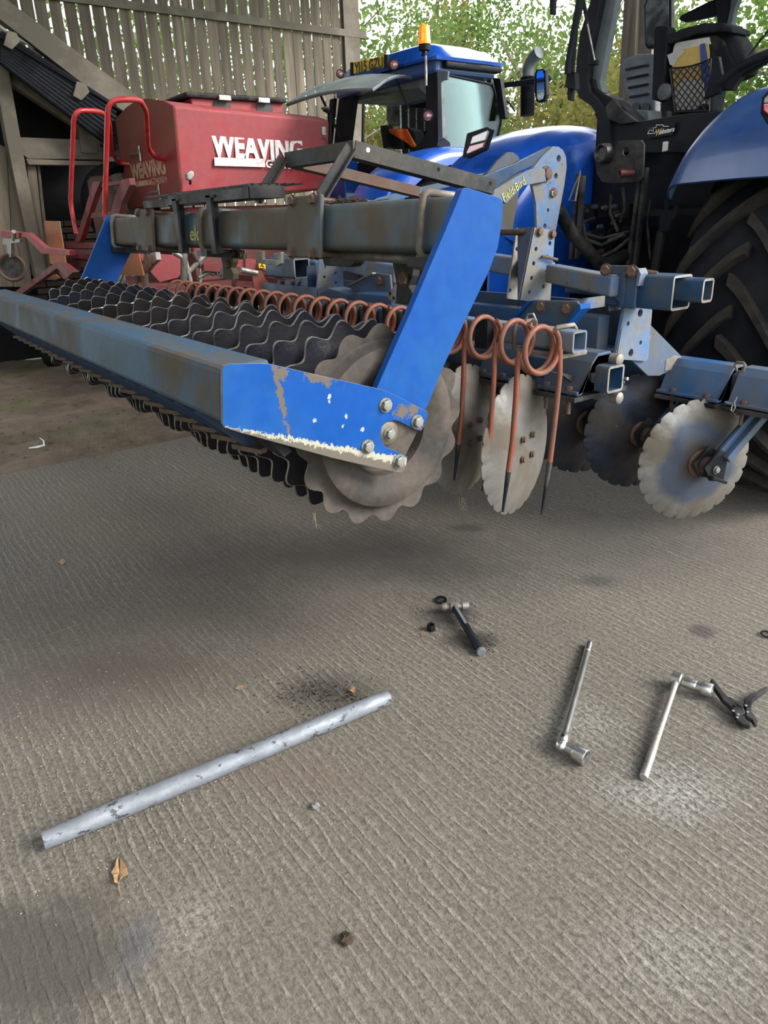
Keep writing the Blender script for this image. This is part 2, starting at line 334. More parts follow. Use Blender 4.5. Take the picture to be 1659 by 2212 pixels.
def hollow(a, b, up, wd, ht, wall=.008, r=.012, ends=True):   # open square tube between two points
    a, b = V(a), V(b); d = (b - a).normalized(); sd_ = d.cross(V(up)).normalized(); u = sd_.cross(d)
    L1 = rounded(-wd / 2, -ht / 2, wd / 2, ht / 2, r); L2 = rounded(-wd / 2 + wall, -ht / 2 + wall, wd / 2 - wall, ht / 2 - wall, max(r - wall, .003))
    n = len(L1); P = lambda q, L: [q + sd_ * y + u * z for y, z in L]
    vs = P(a, L1) + P(b, L1) + P(b, L2) + P(a, L2); fs = []
    for blk in range(4):
        nb = (blk + 1) % 4
        for i in range(n): fs.append((blk * n + i, blk * n + (i + 1) % n, nb * n + (i + 1) % n, nb * n + i))
    return MB().add(vs, fs)
# ---------------------------------------------------------------- ground, floor and barn
def floor_mat():
    m, t, b = nt('brushed_concrete'); L = t.links.new
    tc = N(t, 'ShaderNodeTexCoord'); O = tc.outputs['Object']
    nz = N(t, 'ShaderNodeTexNoise', i_Scale=2.2, i_Detail=5.0); L(O, nz.inputs[0])
    # ridges run along X; jitter them in Y
    sp = N(t, 'ShaderNodeSeparateXYZ'); L(O, sp.inputs[0])
    nd = N(t, 'ShaderNodeTexNoise', i_Scale=5.0, i_Detail=5.0, i_Roughness=.65); mpd = N(t, 'ShaderNodeMapping'); mpd.inputs[3].default_value = (.55, 1.6, 1); L(O, mpd.inputs[0]); L(mpd.outputs[0], nd.inputs[0])
    ma = N(t, 'ShaderNodeMath', operation='MULTIPLY_ADD'); L(nd.outputs[0], ma.inputs[0]); ma.inputs[1].default_value = .075; L(sp.outputs['Y'], ma.inputs[2])
    ms = N(t, 'ShaderNodeMath', operation='MULTIPLY'); L(ma.outputs[0], ms.inputs[0]); ms.inputs[1].default_value = 2 * pi / .031
    si = N(t, 'ShaderNodeMath', operation='SINE'); L(ms.outputs[0], si.inputs[0])
    rd = ramp(t, si.outputs[0], .25, 1.0)
    fine = N(t, 'ShaderNodeTexNoise', i_Scale=70.0, i_Detail=7.0, i_Roughness=.72); L(O, fine.inputs[0])
    stn = N(t, 'ShaderNodeTexNoise', i_Scale=26.0, i_Detail=6.0, i_Roughness=.7); mps = N(t, 'ShaderNodeMapping'); mps.inputs[3].default_value = (.35, 2.2, 1); L(O, mps.inputs[0]); L(mps.outputs[0], stn.inputs[0])
    patch = ramp(t, nz.outputs[0], .35, .62, (.25, .25, .25, 1))
    h0_ = N(t, 'ShaderNodeMath', operation='MULTIPLY'); L(rd.outputs[0], h0_.inputs[0]); L(patch.outputs[0], h0_.inputs[1])
    brk = N(t, 'ShaderNodeTexNoise', i_Scale=24.0, i_Detail=5.0, i_Roughness=.7); L(O, brk.inputs[0])
    h1 = N(t, 'ShaderNodeMath', operation='MULTIPLY'); L(h0_.outputs[0], h1.inputs[0]); L(ramp(t, brk.outputs[0], .36, .60, (.15, .15, .15, 1)).outputs[0], h1.inputs[1])
    h2 = N(t, 'ShaderNodeMath', operation='MULTIPLY_ADD'); L(fine.outputs[0], h2.inputs[0]); h2.inputs[1].default_value = 1.15; L(h1.outputs[0], h2.inputs[2])
    h3 = N(t, 'ShaderNodeMath', operation='MULTIPLY_ADD'); L(stn.outputs[0], h3.inputs[0]); h3.inputs[1].default_value = 1.3; L(h2.outputs[0], h3.inputs[2])
    bp = N(t, 'ShaderNodeBump', i_Strength=1.0, i_Distance=.022); L(h3.outputs[0], bp.inputs['Height']); L(bp.outputs[0], b.inputs['Normal'])
    c = mixc(t, ramp(t, h3.outputs[0], .75, 1.75).outputs[0] if False else stn.outputs[0], (.15, .13, .10), (.39, .35, .285))
    c = mixc(t, ramp(t, fine.outputs[0], .38, .56).outputs[0], tuple((.095, .083, .06)), c)
    h1c = N(t, 'ShaderNodeMath', operation='MULTIPLY'); L(h1.outputs[0], h1c.inputs[0]); h1c.inputs[1].default_value = .55
    c = mixc(t, h1c.outputs[0], c, (.60, .565, .48))
    ff = N(t, 'ShaderNodeTexNoise', i_Scale=120.0, i_Detail=5.0, i_Roughness=.7); L(O, ff.inputs[0])
    c = mixc(t, ramp(t, ff.outputs[0], .38, .56, (.55, .55, .55, 1), (0, 0, 0, 1)).outputs[0], c, (.10, .088, .07))
    big = N(t, 'ShaderNodeTexNoise', i_Scale=.9, i_Detail=6.0, i_Roughness=.6); L(O, big.inputs[0])
    c = mixc(t, ramp(t, big.outputs[0], .4, .72, (0, 0, 0, 1), (.3, .3, .3, 1)).outputs[0], c, (.27, .21, .155))
    nw = N(t, 'ShaderNodeTexNoise', i_Scale=9.0, i_Detail=6.0, i_Roughness=.7); L(O, nw.inputs[0])
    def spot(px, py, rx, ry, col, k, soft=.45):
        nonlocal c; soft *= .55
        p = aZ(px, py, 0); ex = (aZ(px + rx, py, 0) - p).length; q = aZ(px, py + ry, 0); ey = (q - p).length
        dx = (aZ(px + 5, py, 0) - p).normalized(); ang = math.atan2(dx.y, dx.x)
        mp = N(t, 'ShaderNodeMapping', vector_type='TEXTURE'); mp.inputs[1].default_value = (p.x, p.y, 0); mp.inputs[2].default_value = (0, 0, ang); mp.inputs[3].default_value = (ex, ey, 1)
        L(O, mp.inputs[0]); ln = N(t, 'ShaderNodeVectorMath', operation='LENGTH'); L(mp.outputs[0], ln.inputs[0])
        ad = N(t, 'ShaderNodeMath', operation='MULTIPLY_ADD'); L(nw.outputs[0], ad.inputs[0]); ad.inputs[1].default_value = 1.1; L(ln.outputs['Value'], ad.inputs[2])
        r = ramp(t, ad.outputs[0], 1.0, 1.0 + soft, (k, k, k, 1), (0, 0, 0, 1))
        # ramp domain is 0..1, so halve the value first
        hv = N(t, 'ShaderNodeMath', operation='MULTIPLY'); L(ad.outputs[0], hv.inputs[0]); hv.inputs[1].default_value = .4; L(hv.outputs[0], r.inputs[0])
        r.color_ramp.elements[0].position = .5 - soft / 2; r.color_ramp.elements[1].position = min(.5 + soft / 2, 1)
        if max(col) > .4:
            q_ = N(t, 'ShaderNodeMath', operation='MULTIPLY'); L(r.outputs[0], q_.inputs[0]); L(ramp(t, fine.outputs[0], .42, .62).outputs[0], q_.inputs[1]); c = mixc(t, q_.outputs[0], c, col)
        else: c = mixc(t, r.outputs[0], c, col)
    spot(700, 1492, 130, 48, (.045, .04, .033), .8, .7); spot(300, 1450, 260, 70, (.10, .065, .042), .65, .6); spot(650, 1680, 260, 60, (.22, .15, .11), .4, .7)
    spot(1015, 1385, 85, 30, (.06, .05, .04), .9); spot(965, 1330, 85, 34, (.05, .043, .035), .9); spot(1518, 1364, 38, 18, (.10, .075, .07), .9, .3)
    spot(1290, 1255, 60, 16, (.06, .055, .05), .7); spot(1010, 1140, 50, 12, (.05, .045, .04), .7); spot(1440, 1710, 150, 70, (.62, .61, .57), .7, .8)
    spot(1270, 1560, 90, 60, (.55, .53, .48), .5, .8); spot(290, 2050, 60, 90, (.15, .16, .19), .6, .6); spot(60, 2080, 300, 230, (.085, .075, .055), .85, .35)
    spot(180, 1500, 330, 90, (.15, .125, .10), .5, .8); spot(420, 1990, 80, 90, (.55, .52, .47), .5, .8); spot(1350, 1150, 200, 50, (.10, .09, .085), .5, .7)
    spot(700, 1200, 420, 70, (.07, .06, .047), .8, .8); spot(1250, 1190, 480, 75, (.085, .078, .068), .65, .9); spot(380, 1330, 430, 120, (.10, .082, .06), .6, 1.2); spot(1450, 2060, 200, 120, (.52, .5, .45), .45, .8)  # first two spots put roller and tractor shade into the floor colour
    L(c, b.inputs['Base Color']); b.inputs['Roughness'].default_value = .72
    return m
def dirt_mat():
    m, t, b = nt('yard_dirt'); L = t.links.new; O = coords(t)
    n = N(t, 'ShaderNodeTexNoise', i_Scale=3.5, i_Detail=10.0, i_Roughness=.72); L(O, n.inputs[0]); f = N(t, 'ShaderNodeTexNoise', i_Scale=45.0, i_Detail=6.0, i_Roughness=.75); L(O, f.inputs[0])
    c = mixc(t, ramp(t, n.outputs[0], .35, .7).outputs[0], (.075, .052, .034), (.27, .20, .14)); c = mixc(t, ramp(t, f.outputs[0], .35, .65, (0, 0, 0, 1), (.6, .6, .6, 1)).outputs[0], c, (.16, .12, .085))
    g = N(t, 'ShaderNodeTexNoise', i_Scale=1.4, i_Detail=5.0); L(O, g.inputs[0]); c = mixc(t, ramp(t, g.outputs[0], .56, .66, (0, 0, 0, 1), (.55, .55, .55, 1)).outputs[0], c, (.10, .135, .04))
    L(c, b.inputs['Base Color']); b.inputs['Roughness'].default_value = .95
    a = N(t, 'ShaderNodeMath', operation='ADD'); L(n.outputs[0], a.inputs[0]); L(f.outputs[0], a.inputs[1])
    bp = N(t, 'ShaderNodeBump', i_Strength=.9, i_Distance=.02); L(a.outputs[0], bp.inputs['Height']); L(bp.outputs[0], b.inputs['Normal']); return m
M['floor'] = floor_mat(); M['dirt'] = dirt_mat()
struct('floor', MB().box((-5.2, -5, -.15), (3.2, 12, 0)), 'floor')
gm = MB(); nx, ny = 60, 90
gm.grid([[V((-5.15 - 7 * i / nx, -5 + 17 * j / ny, -.02 + .035 * random.random() * (1 if i > 1 else .3) - .03 * (i == 0))) for j in range(ny + 1)] for i in range(nx + 1)])
struct('ground', gm, 'dirt', smooth=True)
struct('ground', MB().box((-60, -30, -.4), (40, 90, -.16)), 'grass')
# unseen roof and sides; roof edges, gap and wall openings shaped for the light
rf = MB(); rz = lambda x: 6.4 + (x + 4.2) * (1.7 / 6.1 if x < -4.2 else -1.5 / 5.3)
for xa, xb, ya_, yb_ in ((-4.2, 1.1, -5, 5.2), (-10.3, -6.4, -5, 7.4), (-6.4, -4.2, -5, -1.6), (-6.4, -4.2, 2.6, 7.4)):
    rf.add([(xa, ya_, rz(xa)), (xb, ya_, rz(xb)), (xb, yb_, rz(xb)), (xa, yb_, rz(xa))], [(0, 1, 2, 3)])
o = struct('unseen_ceiling', rf, 'roofm'); sm = o.modifiers.new('s', 'SOLIDIFY'); sm.thickness = .08
struct('unseen_wall_front', MB().box((-10.3, -5.2, 0), (-8.6, -5, 5.2)).box((-8.6, -5.2, 2.8), (-6.0, -5, 5.2)).box((-6.0, -5.2, 0), (3.4, -5, 5.2)), 'beamwood')

def wallmesh(x, y, z0, z1, wd, th=.022): return MB().box((x, y, z0), (x + th, y + wd, z1))
# slatted wall at the far left, boards as parts
wl = struct('wall_left', MB().box((-10.2, 1.0, 4.62), (-10.03, 6.9, 4.75)), 'beamwood')
pitch = .158; y = 1.2; k = 0
XW = -10.0
while y < 6.75:
    z0 = max(1.2, 3.45 - (y - 2.0) * .58) if y < 5 else 1.2
    wd = .131 + random.uniform(-.008, .008)
    z0 = 1.6
    o = obj('board', MB().frame(V((XW, y + wd / 2, (z0 + 4.75) / 2)), V((1, 0, 0)), V((0, cos(.004), 0)), V((0, random.uniform(-.006, .006), 1)), .012, wd / 2, (4.75 - z0) / 2), 'wood', wl)
    y += pitch + random.uniform(-.006, .006)
o = obj('corner_board', MB().box((XW - .05, 6.72, 0), (XW + .06, 6.98, 4.75)), 'beamwood', wl)
for a, b_ in (((170, -2), (790, 77)),):
    p, q = aX(*a, XW + .04), aX(*b_, XW + .04); p = p - (q - p).normalized() * 3
    obj('rail', MB().bar(p, q, .05, .085), 'beamwood', wl)
struct('wall_left', MB().box((-10.3, -.6, 0), (-10.1, .9, 4.7)).box((-10.3, -5, 3.7), (-10.1, -.6, 4.7)), 'beamwood')  # unseen end of the wall, opening added to let light in
# lean-to seen side-on below the slats
XL = -8.9
ln = root('lean_to', (XL, 2.2, 0), 'weathered timber lean-to with black corrugated roof behind the red drill', 'shed')
def bx(pts, x=XL, t=-.12, mat='beamwood', name='rafter', par=ln, **k): return obj(name, plX(pts, x, t), mat, par, bevel=.006, **k)
bx([(-60, -40), (0, -12), (302, 212), (302, 242), (262, 246), (0, 42), (-60, 0)], x=XL + .02)
bx([(18, 132), (30, 136), (246, 300), (240, 325), (18, 178)], name='rafter')
bx([(-10, 46), (18, 66), (300, 236), (300, 240), (18, 72), (-10, 52)], x=XL - .05, t=-.04, name='sky_gap_strip', mat='trailw')  # white strip painting in the sky seen through the gap
# corrugated sheet
p0, p1 = aX(-30, 62, XL), aX(300, 262, XL); n = 46; rows = []
dv = (p1 - p0); nz_ = V((0, -dv.z, dv.y)).normalized()
for xs in (XL + .0, XL - 2.2):
    rows.append([V((xs, 0, 0)) + V((0, p0.y, p0.z)) + V((0, dv.y, dv.z)) * (j / n) + nz_ * (.0 if True else 0) for j in range(n + 1)])
def corr(xa, xb, off, nm):
    rr = []; m_ = 60
    for i in range(m_ + 1):
        xs = xa + (xb - xa) * i / m_; h = .022 * sin(i * 1.57)
        rr.append([V((xs, p0.y + dv.y * f, p0.z + dv.z * f)) + nz_ * (h + off) for f in (0, .5, 1)])
    return obj(nm, MB().grid(rr), 'roofm', ln, smooth=True)
corr(XL + .35, XL - 1.05, -.10, 'roof_sheet'); 
# the long visible underside rolls of the sheet, running down the slope
for k in range(9):
    a = aX(0, 72 + k * 7.5, XL + .3); b_ = aX(250, 232 + k * 11.5, XL + .3)
    obj('roof_roll', MB().tube([a, b_], .03, 8), 'roofm', ln, smooth=True)
for (px, py) in ((30, 85), (180, 195)):
    bx([(px - 14, py - 20), (px + 6, py - 14), (px + 14, py + 4), (px - 4, py + 22), (px - 22, py + 12)], x=XL + .36, t=-.06, name='cleat')
st = ln
def tb(pts, x=XL, t=-.14, name='beam', mat='beamwood', **k): return obj(name, plX(pts, x, t), mat, st, bevel=.006, **k)
tb([(-14, 70), (2, 100), (16, 133), (45, 300), (72, 450), (104, 600), (78, 600), (40, 430), (12, 290), (-14, 140)], x=XL + .12, name='post')
tb([(40, 296), (215, 303), (222, 345), (60, 343), (45, 330)], name='beam')
tb([(56, 343), (240, 350), (240, 358), (62, 356)], x=XL + .02, name='rail')
tb([(168, 258), (205, 262), (210, 332), (176, 330)], x=XL + .03, name='gusset_block')
tb([(100, 90), (118, 100), (105, 128), (92, 135), (82, 118)][::1], x=XL + .14, name='wood_block') if False else None
tb([(6, 104), (22, 98), (36, 108), (26, 128), (12, 136)], x=XL + .16, name='wood_block')
tb([(222, 338), (330, 345), (330, 356), (222, 352)], x=XL - .2, name='beam')
for i, (a, b_, c_, d_) in enumerate((((-30, 300), (14, 318), (30, 620), (-20, 620)), ((16, 330), (40, 352), (70, 620), (30, 620)), ((58, 352), (78, 360), (104, 600), (80, 600)), ((80, 354), (86, 356), (112, 590), (104, 600)))):
    tb([a, b_, c_, d_], x=XL - .03 * i, t=-.04, name='cladding_board', mat='wood')
# dark back of the lean-to: courses of brick
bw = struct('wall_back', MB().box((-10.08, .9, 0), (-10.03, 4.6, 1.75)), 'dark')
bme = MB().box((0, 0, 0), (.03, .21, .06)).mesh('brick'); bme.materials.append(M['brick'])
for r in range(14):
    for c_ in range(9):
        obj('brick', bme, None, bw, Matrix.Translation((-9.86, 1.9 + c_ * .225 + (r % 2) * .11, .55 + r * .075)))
struct('wall_back', MB().prism([aX(a, b, -9.9) for a, b in ((-90, 40), (0, 92), (262, 268), (330, 310), (330, 640), (-90, 640))], (.03, 0, 0)), 'dark')  # added black sheet painting in the dark void beneath the lean-to roof
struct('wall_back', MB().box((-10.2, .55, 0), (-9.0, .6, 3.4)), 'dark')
# post standing outside the open back of the barn, seen through the near tractor
ps = root('timber_post', (-5.9, 8, 0), 'tall square weathered post seen through the near tractor cab', 'post')
obj('post_face', MB().prism([aY(1364, -60, 7.6), aY(1416, -60, 7.6), aY(1396, 330, 7.6), aY(1330, 330, 7.6)], (0, .2, 0)), 'beamwood', ps)
obj('dark_post', MB().prism([aY(1352, -60, 7.55), aY(1378, -60, 7.55), aY(1362, 330, 7.55), aY(1328, 330, 7.55)], (0, .2, 0)), 'wood', ps)
# ---------------------------------------------------------------- trees beyond the yard
def tree(i, x, y, h, r, lm, nleaf, label):
    t = root('tree', (x, y, -.16), label, 'tree', None); rnd = random.Random(100 + i)
    tk = MB(); pts = [V((x, y, -.2))]; 
    for k in range(1, 6): pts.append(V((x + rnd.uniform(-.15, .15) * k, y + rnd.uniform(-.15, .15) * k, h * .8 * k / 5)))
    tk.tube(pts, [.2, .16, .13, .1, .07, .03], 8); obj('trunk', tk, 'bark', t, smooth=True)
    bb = MB(); tips = []
    for k in range(26):
        f = rnd.uniform(.12, .95); b0 = pts[0].lerp(pts[-1], f); a = rnd.uniform(0, 2 * pi); l = r * rnd.uniform(.55, 1.05)
        e = b0 + V((cos(a) * l, sin(a) * l, rnd.uniform(.1, .9) * l)); mid = b0.lerp(e, .5) + V((0, 0, -.1 * l)); bb.tube([b0, mid, e], [.035, .02, .008], 5, cap=False)
        tips += [mid, e, b0.lerp(e, .75)]
    obj('branches', bb, 'bark', t, kind='stuff')
    fo = MB(); vs, fs = fo.v, fo.f
    for k in range(int(nleaf * 1.7)):
        tp = rnd.choice(tips); q = tp + V((rnd.gauss(0, .42), rnd.gauss(0, .42), rnd.gauss(0, .42)))
        u = V((rnd.gauss(0, 1), rnd.gauss(0, 1), rnd.gauss(0, 1))).normalized(); v_ = u.orthogonal().normalized(); s_ = rnd.uniform(.045, .095)
        o_ = len(vs); vs += [q - u * s_, q + v_ * s_ * .5, q + u * s_, q - v_ * s_ * .5]; fs.append((o_, o_ + 1, o_ + 2, o_ + 3))
    obj('foliage', fo, lm, t, kind='stuff')
ti = 0
for (px, Y, h, r, lm, n_, lab) in (
        (880, 15, 5.6, 2.0, 'leafB', 7000, 'olive-leaved tree just right of the slatted wall'), (1000, 17, 8.5, 2.6, 'leafA', 9000, 'green tree rising behind the far tractor roof'),
        (1110, 14, 6.6, 2.0, 'leafC', 8000, 'pale green tree behind the exhaust stack and mirror'), (1215, 17, 7.0, 2.0, 'leafC', 6000, 'light green tree left of the near tractor cab pillar'),
        (1300, 13, 4.4, 1.7, 'leafB', 6000, 'low olive tree seen through the near tractor rear window'), (1480, 20, 6.6, 2.6, 'leafC', 5000, 'distant tree behind the black driver seat'),
        (1640, 15, 6.6, 2.2, 'leafA', 6000, 'tree seen through the right-hand cab glass'), (850, 24, 6.0, 2.4, 'leafC', 5000, 'distant pale tree behind the far tractor rear window')):
    d = ray(px, 470); p = CAM + d * (Y / d.y); tree(ti, p.x, p.y, h, r, lm, n_, lab); ti += 1
for (x, y, h, r, lm, n_, lab) in ((-14.5, 5.5, 6.5, 2.2, 'leafA', 2600, 'tree close behind the left end of the slatted wall'), (-15, 9.6, 7.2, 2.4, 'leafC', 3000, 'tree behind the middle of the slatted wall'), (-18, 15, 7.5, 2.6, 'leafB', 3000, 'tree behind the right end of the slatted wall'), (-19, 8, 7.5, 2.4, 'leafB', 2000, 'second row tree behind the slatted wall')):
    tree(ti, x, y, h, r, lm, n_, lab); ti += 1
hd = MB(); rnd = random.Random(5)
for k in range(9000):
    q = V((rnd.uniform(-30, 6), 26 + rnd.gauss(0, 1), abs(rnd.gauss(.9, .9)))); u = V((rnd.gauss(0, 1), rnd.gauss(0, 1), rnd.gauss(0, 1))).normalized(); v_ = u.orthogonal().normalized(); s_ = rnd.uniform(.12, .22)
    o_ = len(hd.v); hd.v += [q - u * s_, q + v_ * s_ * .6, q + u * s_, q - v_ * s_ * .6]; hd.f.append((o_, o_ + 1, o_ + 2, o_ + 3))
o = obj('hedge', hd, 'leafA', None); tag(o, 'long green hedge on the far side of the meadow', 'hedge'); o['kind'] = 'stuff'
# ---------------------------------------------------------------- the disc cultivator
X0, X1 = -1.42, -4.30
cu = root('disc_cultivator', (-2.8, 1.8, .4), 'worn blue disc cultivator with ringed roller, raised off the concrete', 'cultivator')
def yz(px, py, x=X0): p = aX(px, py, x); return (p.y, p.z)
def plate(name, loop_yz, x, t, mat, bevel=.0015, holes=None, par=cu, **k):
    loop = [V((x, a, b)) for a, b in loop_yz]
    mb = MB().holed(loop, [(V((x, h[0][0], h[0][1])), h[1]) if isinstance(h[1], (int, float)) else [V((x, a, b)) for a, b in h] for h in holes], (t, 0, 0)) if holes else MB().prism(loop, (t, 0, 0))
    return obj(name, mb, mat, par, bevel=bevel, **k)
def panel_mat():
    m = M['clean'].copy(); m.name = 'bright_blue_panel'; M['panel'] = m; t = m.node_tree; L = t.links.new; b = t.nodes['Principled BSDF']
    c = b.inputs['Base Color'].links[0].from_socket; tc = N(t, 'ShaderNodeTexCoord'); O = tc.outputs['Object']
    nz = N(t, 'ShaderNodeTexNoise', i_Scale=75.0, i_Detail=8.0, i_Roughness=.75); L(O, nz.inputs[0]); tot = None
    def sp(px, py, ry, rz, ang=0, lim=1.0):
        nonlocal tot
        p = aX(px, py, X0); mp = N(t, 'ShaderNodeMapping', vector_type='TEXTURE'); mp.inputs[1].default_value = (X0, p.y, p.z); mp.inputs[2].default_value = (ang, 0, 0); mp.inputs[3].default_value = (10, ry, rz)
        L(O, mp.inputs[0]); ln = N(t, 'ShaderNodeVectorMath', operation='LENGTH'); L(mp.outputs[0], ln.inputs[0])
        a = N(t, 'ShaderNodeMath', operation='MULTIPLY_ADD'); L(nz.outputs[0], a.inputs[0]); a.inputs[1].default_value = 5.0; L(ln.outputs['Value'], a.inputs[2])
        lt = N(t, 'ShaderNodeMath', operation='LESS_THAN'); L(a.outputs[0], lt.inputs[0]); lt.inputs[1].default_value = 3.3; s = lt.outputs[0]
        if tot is None: tot = s
        else: mx = N(t, 'ShaderNodeMath', operation='MAXIMUM'); L(tot, mx.inputs[0]); L(s, mx.inputs[1]); tot = mx.outputs[0]
    sp(605, 850, .009, .09, .12); sp(612, 808, .017, .016); sp(690, 818, .05, .014, -.4); sp(668, 812, .02, .012); sp(870, 890, .03, .02); sp(893, 885, .02, .02); sp(905, 960, .03, .05); sp(845, 1000, .05, .02, -.4)
    tan = tot; tot = None
    sp(680, 908, .006, .007); sp(712, 857, .005, .006); sp(740, 922, .006, .006); sp(748, 900, .005, .007); sp(782, 928, .006, .005); sp(712, 868, .004, .004)
    # rubbed lower edge
    a_, b_ = aX(481, 920, X0), aX(870, 1022, X0); d = (b_ - a_).normalized(); nn = V((0, -d.z, d.y))
    dp = N(t, 'ShaderNodeVectorMath', operation='DOT_PRODUCT'); sb = N(t, 'ShaderNodeVectorMath', operation='SUBTRACT'); L(O, sb.inputs[0]); sb.inputs[1].default_value = a_; L(sb.outputs[0], dp.inputs[0]); dp.inputs[1].default_value = nn
    wl_ = N(t, 'ShaderNodeVectorMath', operation='DOT_PRODUCT'); L(sb.outputs[0], wl_.inputs[0]); wl_.inputs[1].default_value = d
    ww = N(t, 'ShaderNodeMath', operation='MULTIPLY_ADD'); L(wl_.outputs['Value'], ww.inputs[0]); ww.inputs[1].default_value = .075; ww.inputs[2].default_value = .004
    nm = N(t, 'ShaderNodeMath', operation='MULTIPLY_ADD'); L(nz.outputs[0], nm.inputs[0]); nm.inputs[1].default_value = .05; L(dp.outputs['Value'], nm.inputs[2])
    sb2 = N(t, 'ShaderNodeMath', operation='SUBTRACT'); L(nm.outputs[0], sb2.inputs[0]); sb2.inputs[1].default_value = .022
    lt2 = N(t, 'ShaderNodeMath', operation='LESS_THAN'); L(sb2.outputs[0], lt2.inputs[0]); L(ww.outputs[0], lt2.inputs[1])
    hw = N(t, 'ShaderNodeMath', operation='MULTIPLY'); L(ww.outputs[0], hw.inputs[0]); hw.inputs[1].default_value = .55
    lt3 = N(t, 'ShaderNodeMath', operation='LESS_THAN'); L(sb2.outputs[0], lt3.inputs[0]); L(hw.outputs[0], lt3.inputs[1])
    c = mixc(t, tan, c, (.10, .08, .065)); c = mixc(t, tot, c, (.26, .28, .28)); c = mixc(t, lt2.outputs[0], c, (.30, .29, .23)); c = mixc(t, lt3.outputs[0], c, (.105, .09, .075))
    L(c, b.inputs['Base Color'])
panel_mat()
pan = [yz(*p) for p in ((481, 916), (480, 800), (484, 791), (494, 786), (561, 784.5), (583, 786), (700, 813), (828, 842), (845, 849), (922, 888), (925, 895), (916, 922), (909, 931), (896, 928), (876, 917), (861, 910),
                        (852, 908), (836, 911), (825, 922), (822, 938), (826, 956), (837, 968), (853, 973), (880, 987), (878, 1003), (873, 1017), (864, 1022), (790, 1006), (720, 990), (600, 957), (520, 935), (486, 924))]
ep = plate('end_panel', pan, X0, -.010, 'panel', .0012); ep.data.materials.append(M['steel'])
for p in ep.data.polygons: p.material_index = int(abs(p.normal.x) < .5)
plate('end_panel', pan, X1, -.010, 'deep', .002)
strut = [yz(*p) for p in ((1005, 410), (1010, 405), (1018, 405), (1088, 427), (1094, 436), (1093, 470), (1083, 535), (1062, 590), (966, 790), (930, 880), (922, 888), (845, 849), (819, 843), (900, 660), (985, 460))]
M['strut'] = M['clean']
plate('side_strut', strut, X0 - .012, -.022, 'clean', .0015)
plate('side_strut', strut, X1 + .04, -.022, 'clean', .0015)
bb = [yz(*p) for p in ((822, 895), (905, 905), (925, 893), (900, 950), (882, 985), (875, 1010), (800, 985))]
plate('bearing_plate', bb, X0 - .0105, -.010, 'ringend')
cap = MB().lathe([(-.03, .035), (.0, .035), (.006, .028), (.010, .012)], (X0 - .010, *yz(841, 937)), (1, 0, 0), 20); obj('bearing_cap', cap, 'steel', cu, smooth=True)
for (px, py) in ((832, 875), (900, 911), (793, 965), (861, 996)): bolt(V((X0, *yz(px, py))), (1, 0, 0), cu, 'boltg', 1.0)
bolt(V((X0 - .001, *yz(841, 937))), (1, 0, 0), cu, 'boltg', .9)
# roller
RY, RZ = 1.085, .986
def lobe(ph, amp=.013):
    return lambda i, a, r: r + (amp * (1 - abs(sin(8 * (a + ph))) * 2 + .35) if r > .235 else 0)
def ringmesh(kind):
    mb = MB()
    if kind == 'end':
        mb.lathe([(-.05, .18), (-.012, .205), (-.004, .246), (.004, .250), (.0, .222), (.006, .214), (.030, .206), (.040, .185), (.036, .160), (.020, .138), (.016, .126), (-.010, .120), (-.03, .095), (-.04, .05)], seg=176,
                 mod=lambda i, a, r: r + (.013 * (cos(16 * a) - .12 * cos(32 * a)) if i in (2, 3) else 0))
    else:
        mb.lathe([(-.058, .175), (-.03, .188), (-.012, .205), (-.004, .243), (.0, .249), (.005, .246), (.012, .21), (.03, .19), (.058, .175)], seg=160,
                 mod=lambda i, a, r: r + (.016 * cos(16 * a) if i in (3, 4, 5) else 0))
    mb.v = [V((v.x, v.y * 1.025, v.z * 1.025)) for v in mb.v]; me = mb.mesh('roller_ring', 35); me.materials.append(M['ringend' if kind == 'end' else 'ring']); me.materials.append(M['rim'])
    for p in me.polygons:
        if (p.center.y ** 2 + p.center.z ** 2) ** .5 > .238 and min((me.vertices[v].co.yz.length for v in p.vertices)) > .2335: p.material_index = 1
    return me
re_, rm_ = ringmesh('end'), ringmesh('mid')
NR = 23; pr_ = (X0 - .09 - (X1 + .06)) / (NR - 1)
for k in range(NR):
    x = X0 - .09 - k * pr_
    mwm = Matrix.Translation((x, RY, RZ)) @ Matrix.Rotation(k * .135 + random.uniform(-.02, .02), 4, 'X')
    ring = obj('roller_ring', re_ if k == 0 else rm_, None, cu, mwm, label='dry grey end ring of the roller' if k == 0 else None)
    if k == 0:
        obj('axle_hub', MB().lathe([(-.05, .09), (-.012, .09), (-.006, .05), (.004, .05)], seg=20), flat('red_oxide_hub', (.35, .05, .04), .7), ring, mwm, smooth=True)
obj('roller_axle', MB().tube([(X0 - .16, RY, RZ), (X1 + .05, RY, RZ)], .17, 20), 'ring', cu, smooth=True)
# mud caught between rings
# rear bar with scrapers
yb0, zb0 = yz(483, 795); bar_sec = [yz(*p) for p in ((483, 797), (481, 918), (566, 925), (575, 789))]
q = bar_sec; bar_loop = [q[0], q[1], (q[1][0] + .118, q[1][1] + .012), (q[0][0] + .118, q[0][1] + .004)]
obj('rear_bar', MB().prism([V((X0 - .0105, a, b)) for a, b in bar_loop], (X1 - X0 + .012, 0, 0)), 'bar', cu, bevel=.013)
zb = q[1][1]; yb = q[1][0]
sbm = MB().prism([V((0, yb + .0, zb)), V((0, yb + .07, zb)), V((0, yb + .17, zb - .11)), V((0, yb + .12, zb - .11))], (-.006, 0, 0)).mesh('scraper_arm'); sbm.materials.append(flat('shaded_scraper_navy', (.006, .02, .055), .5)); sbm.materials.append(M['blue'])
for p in sbm.polygons: p.material_index = int(abs(p.normal.x) < .5)  # near-black sides paint in shade, lighter thin faces paint in lit edges
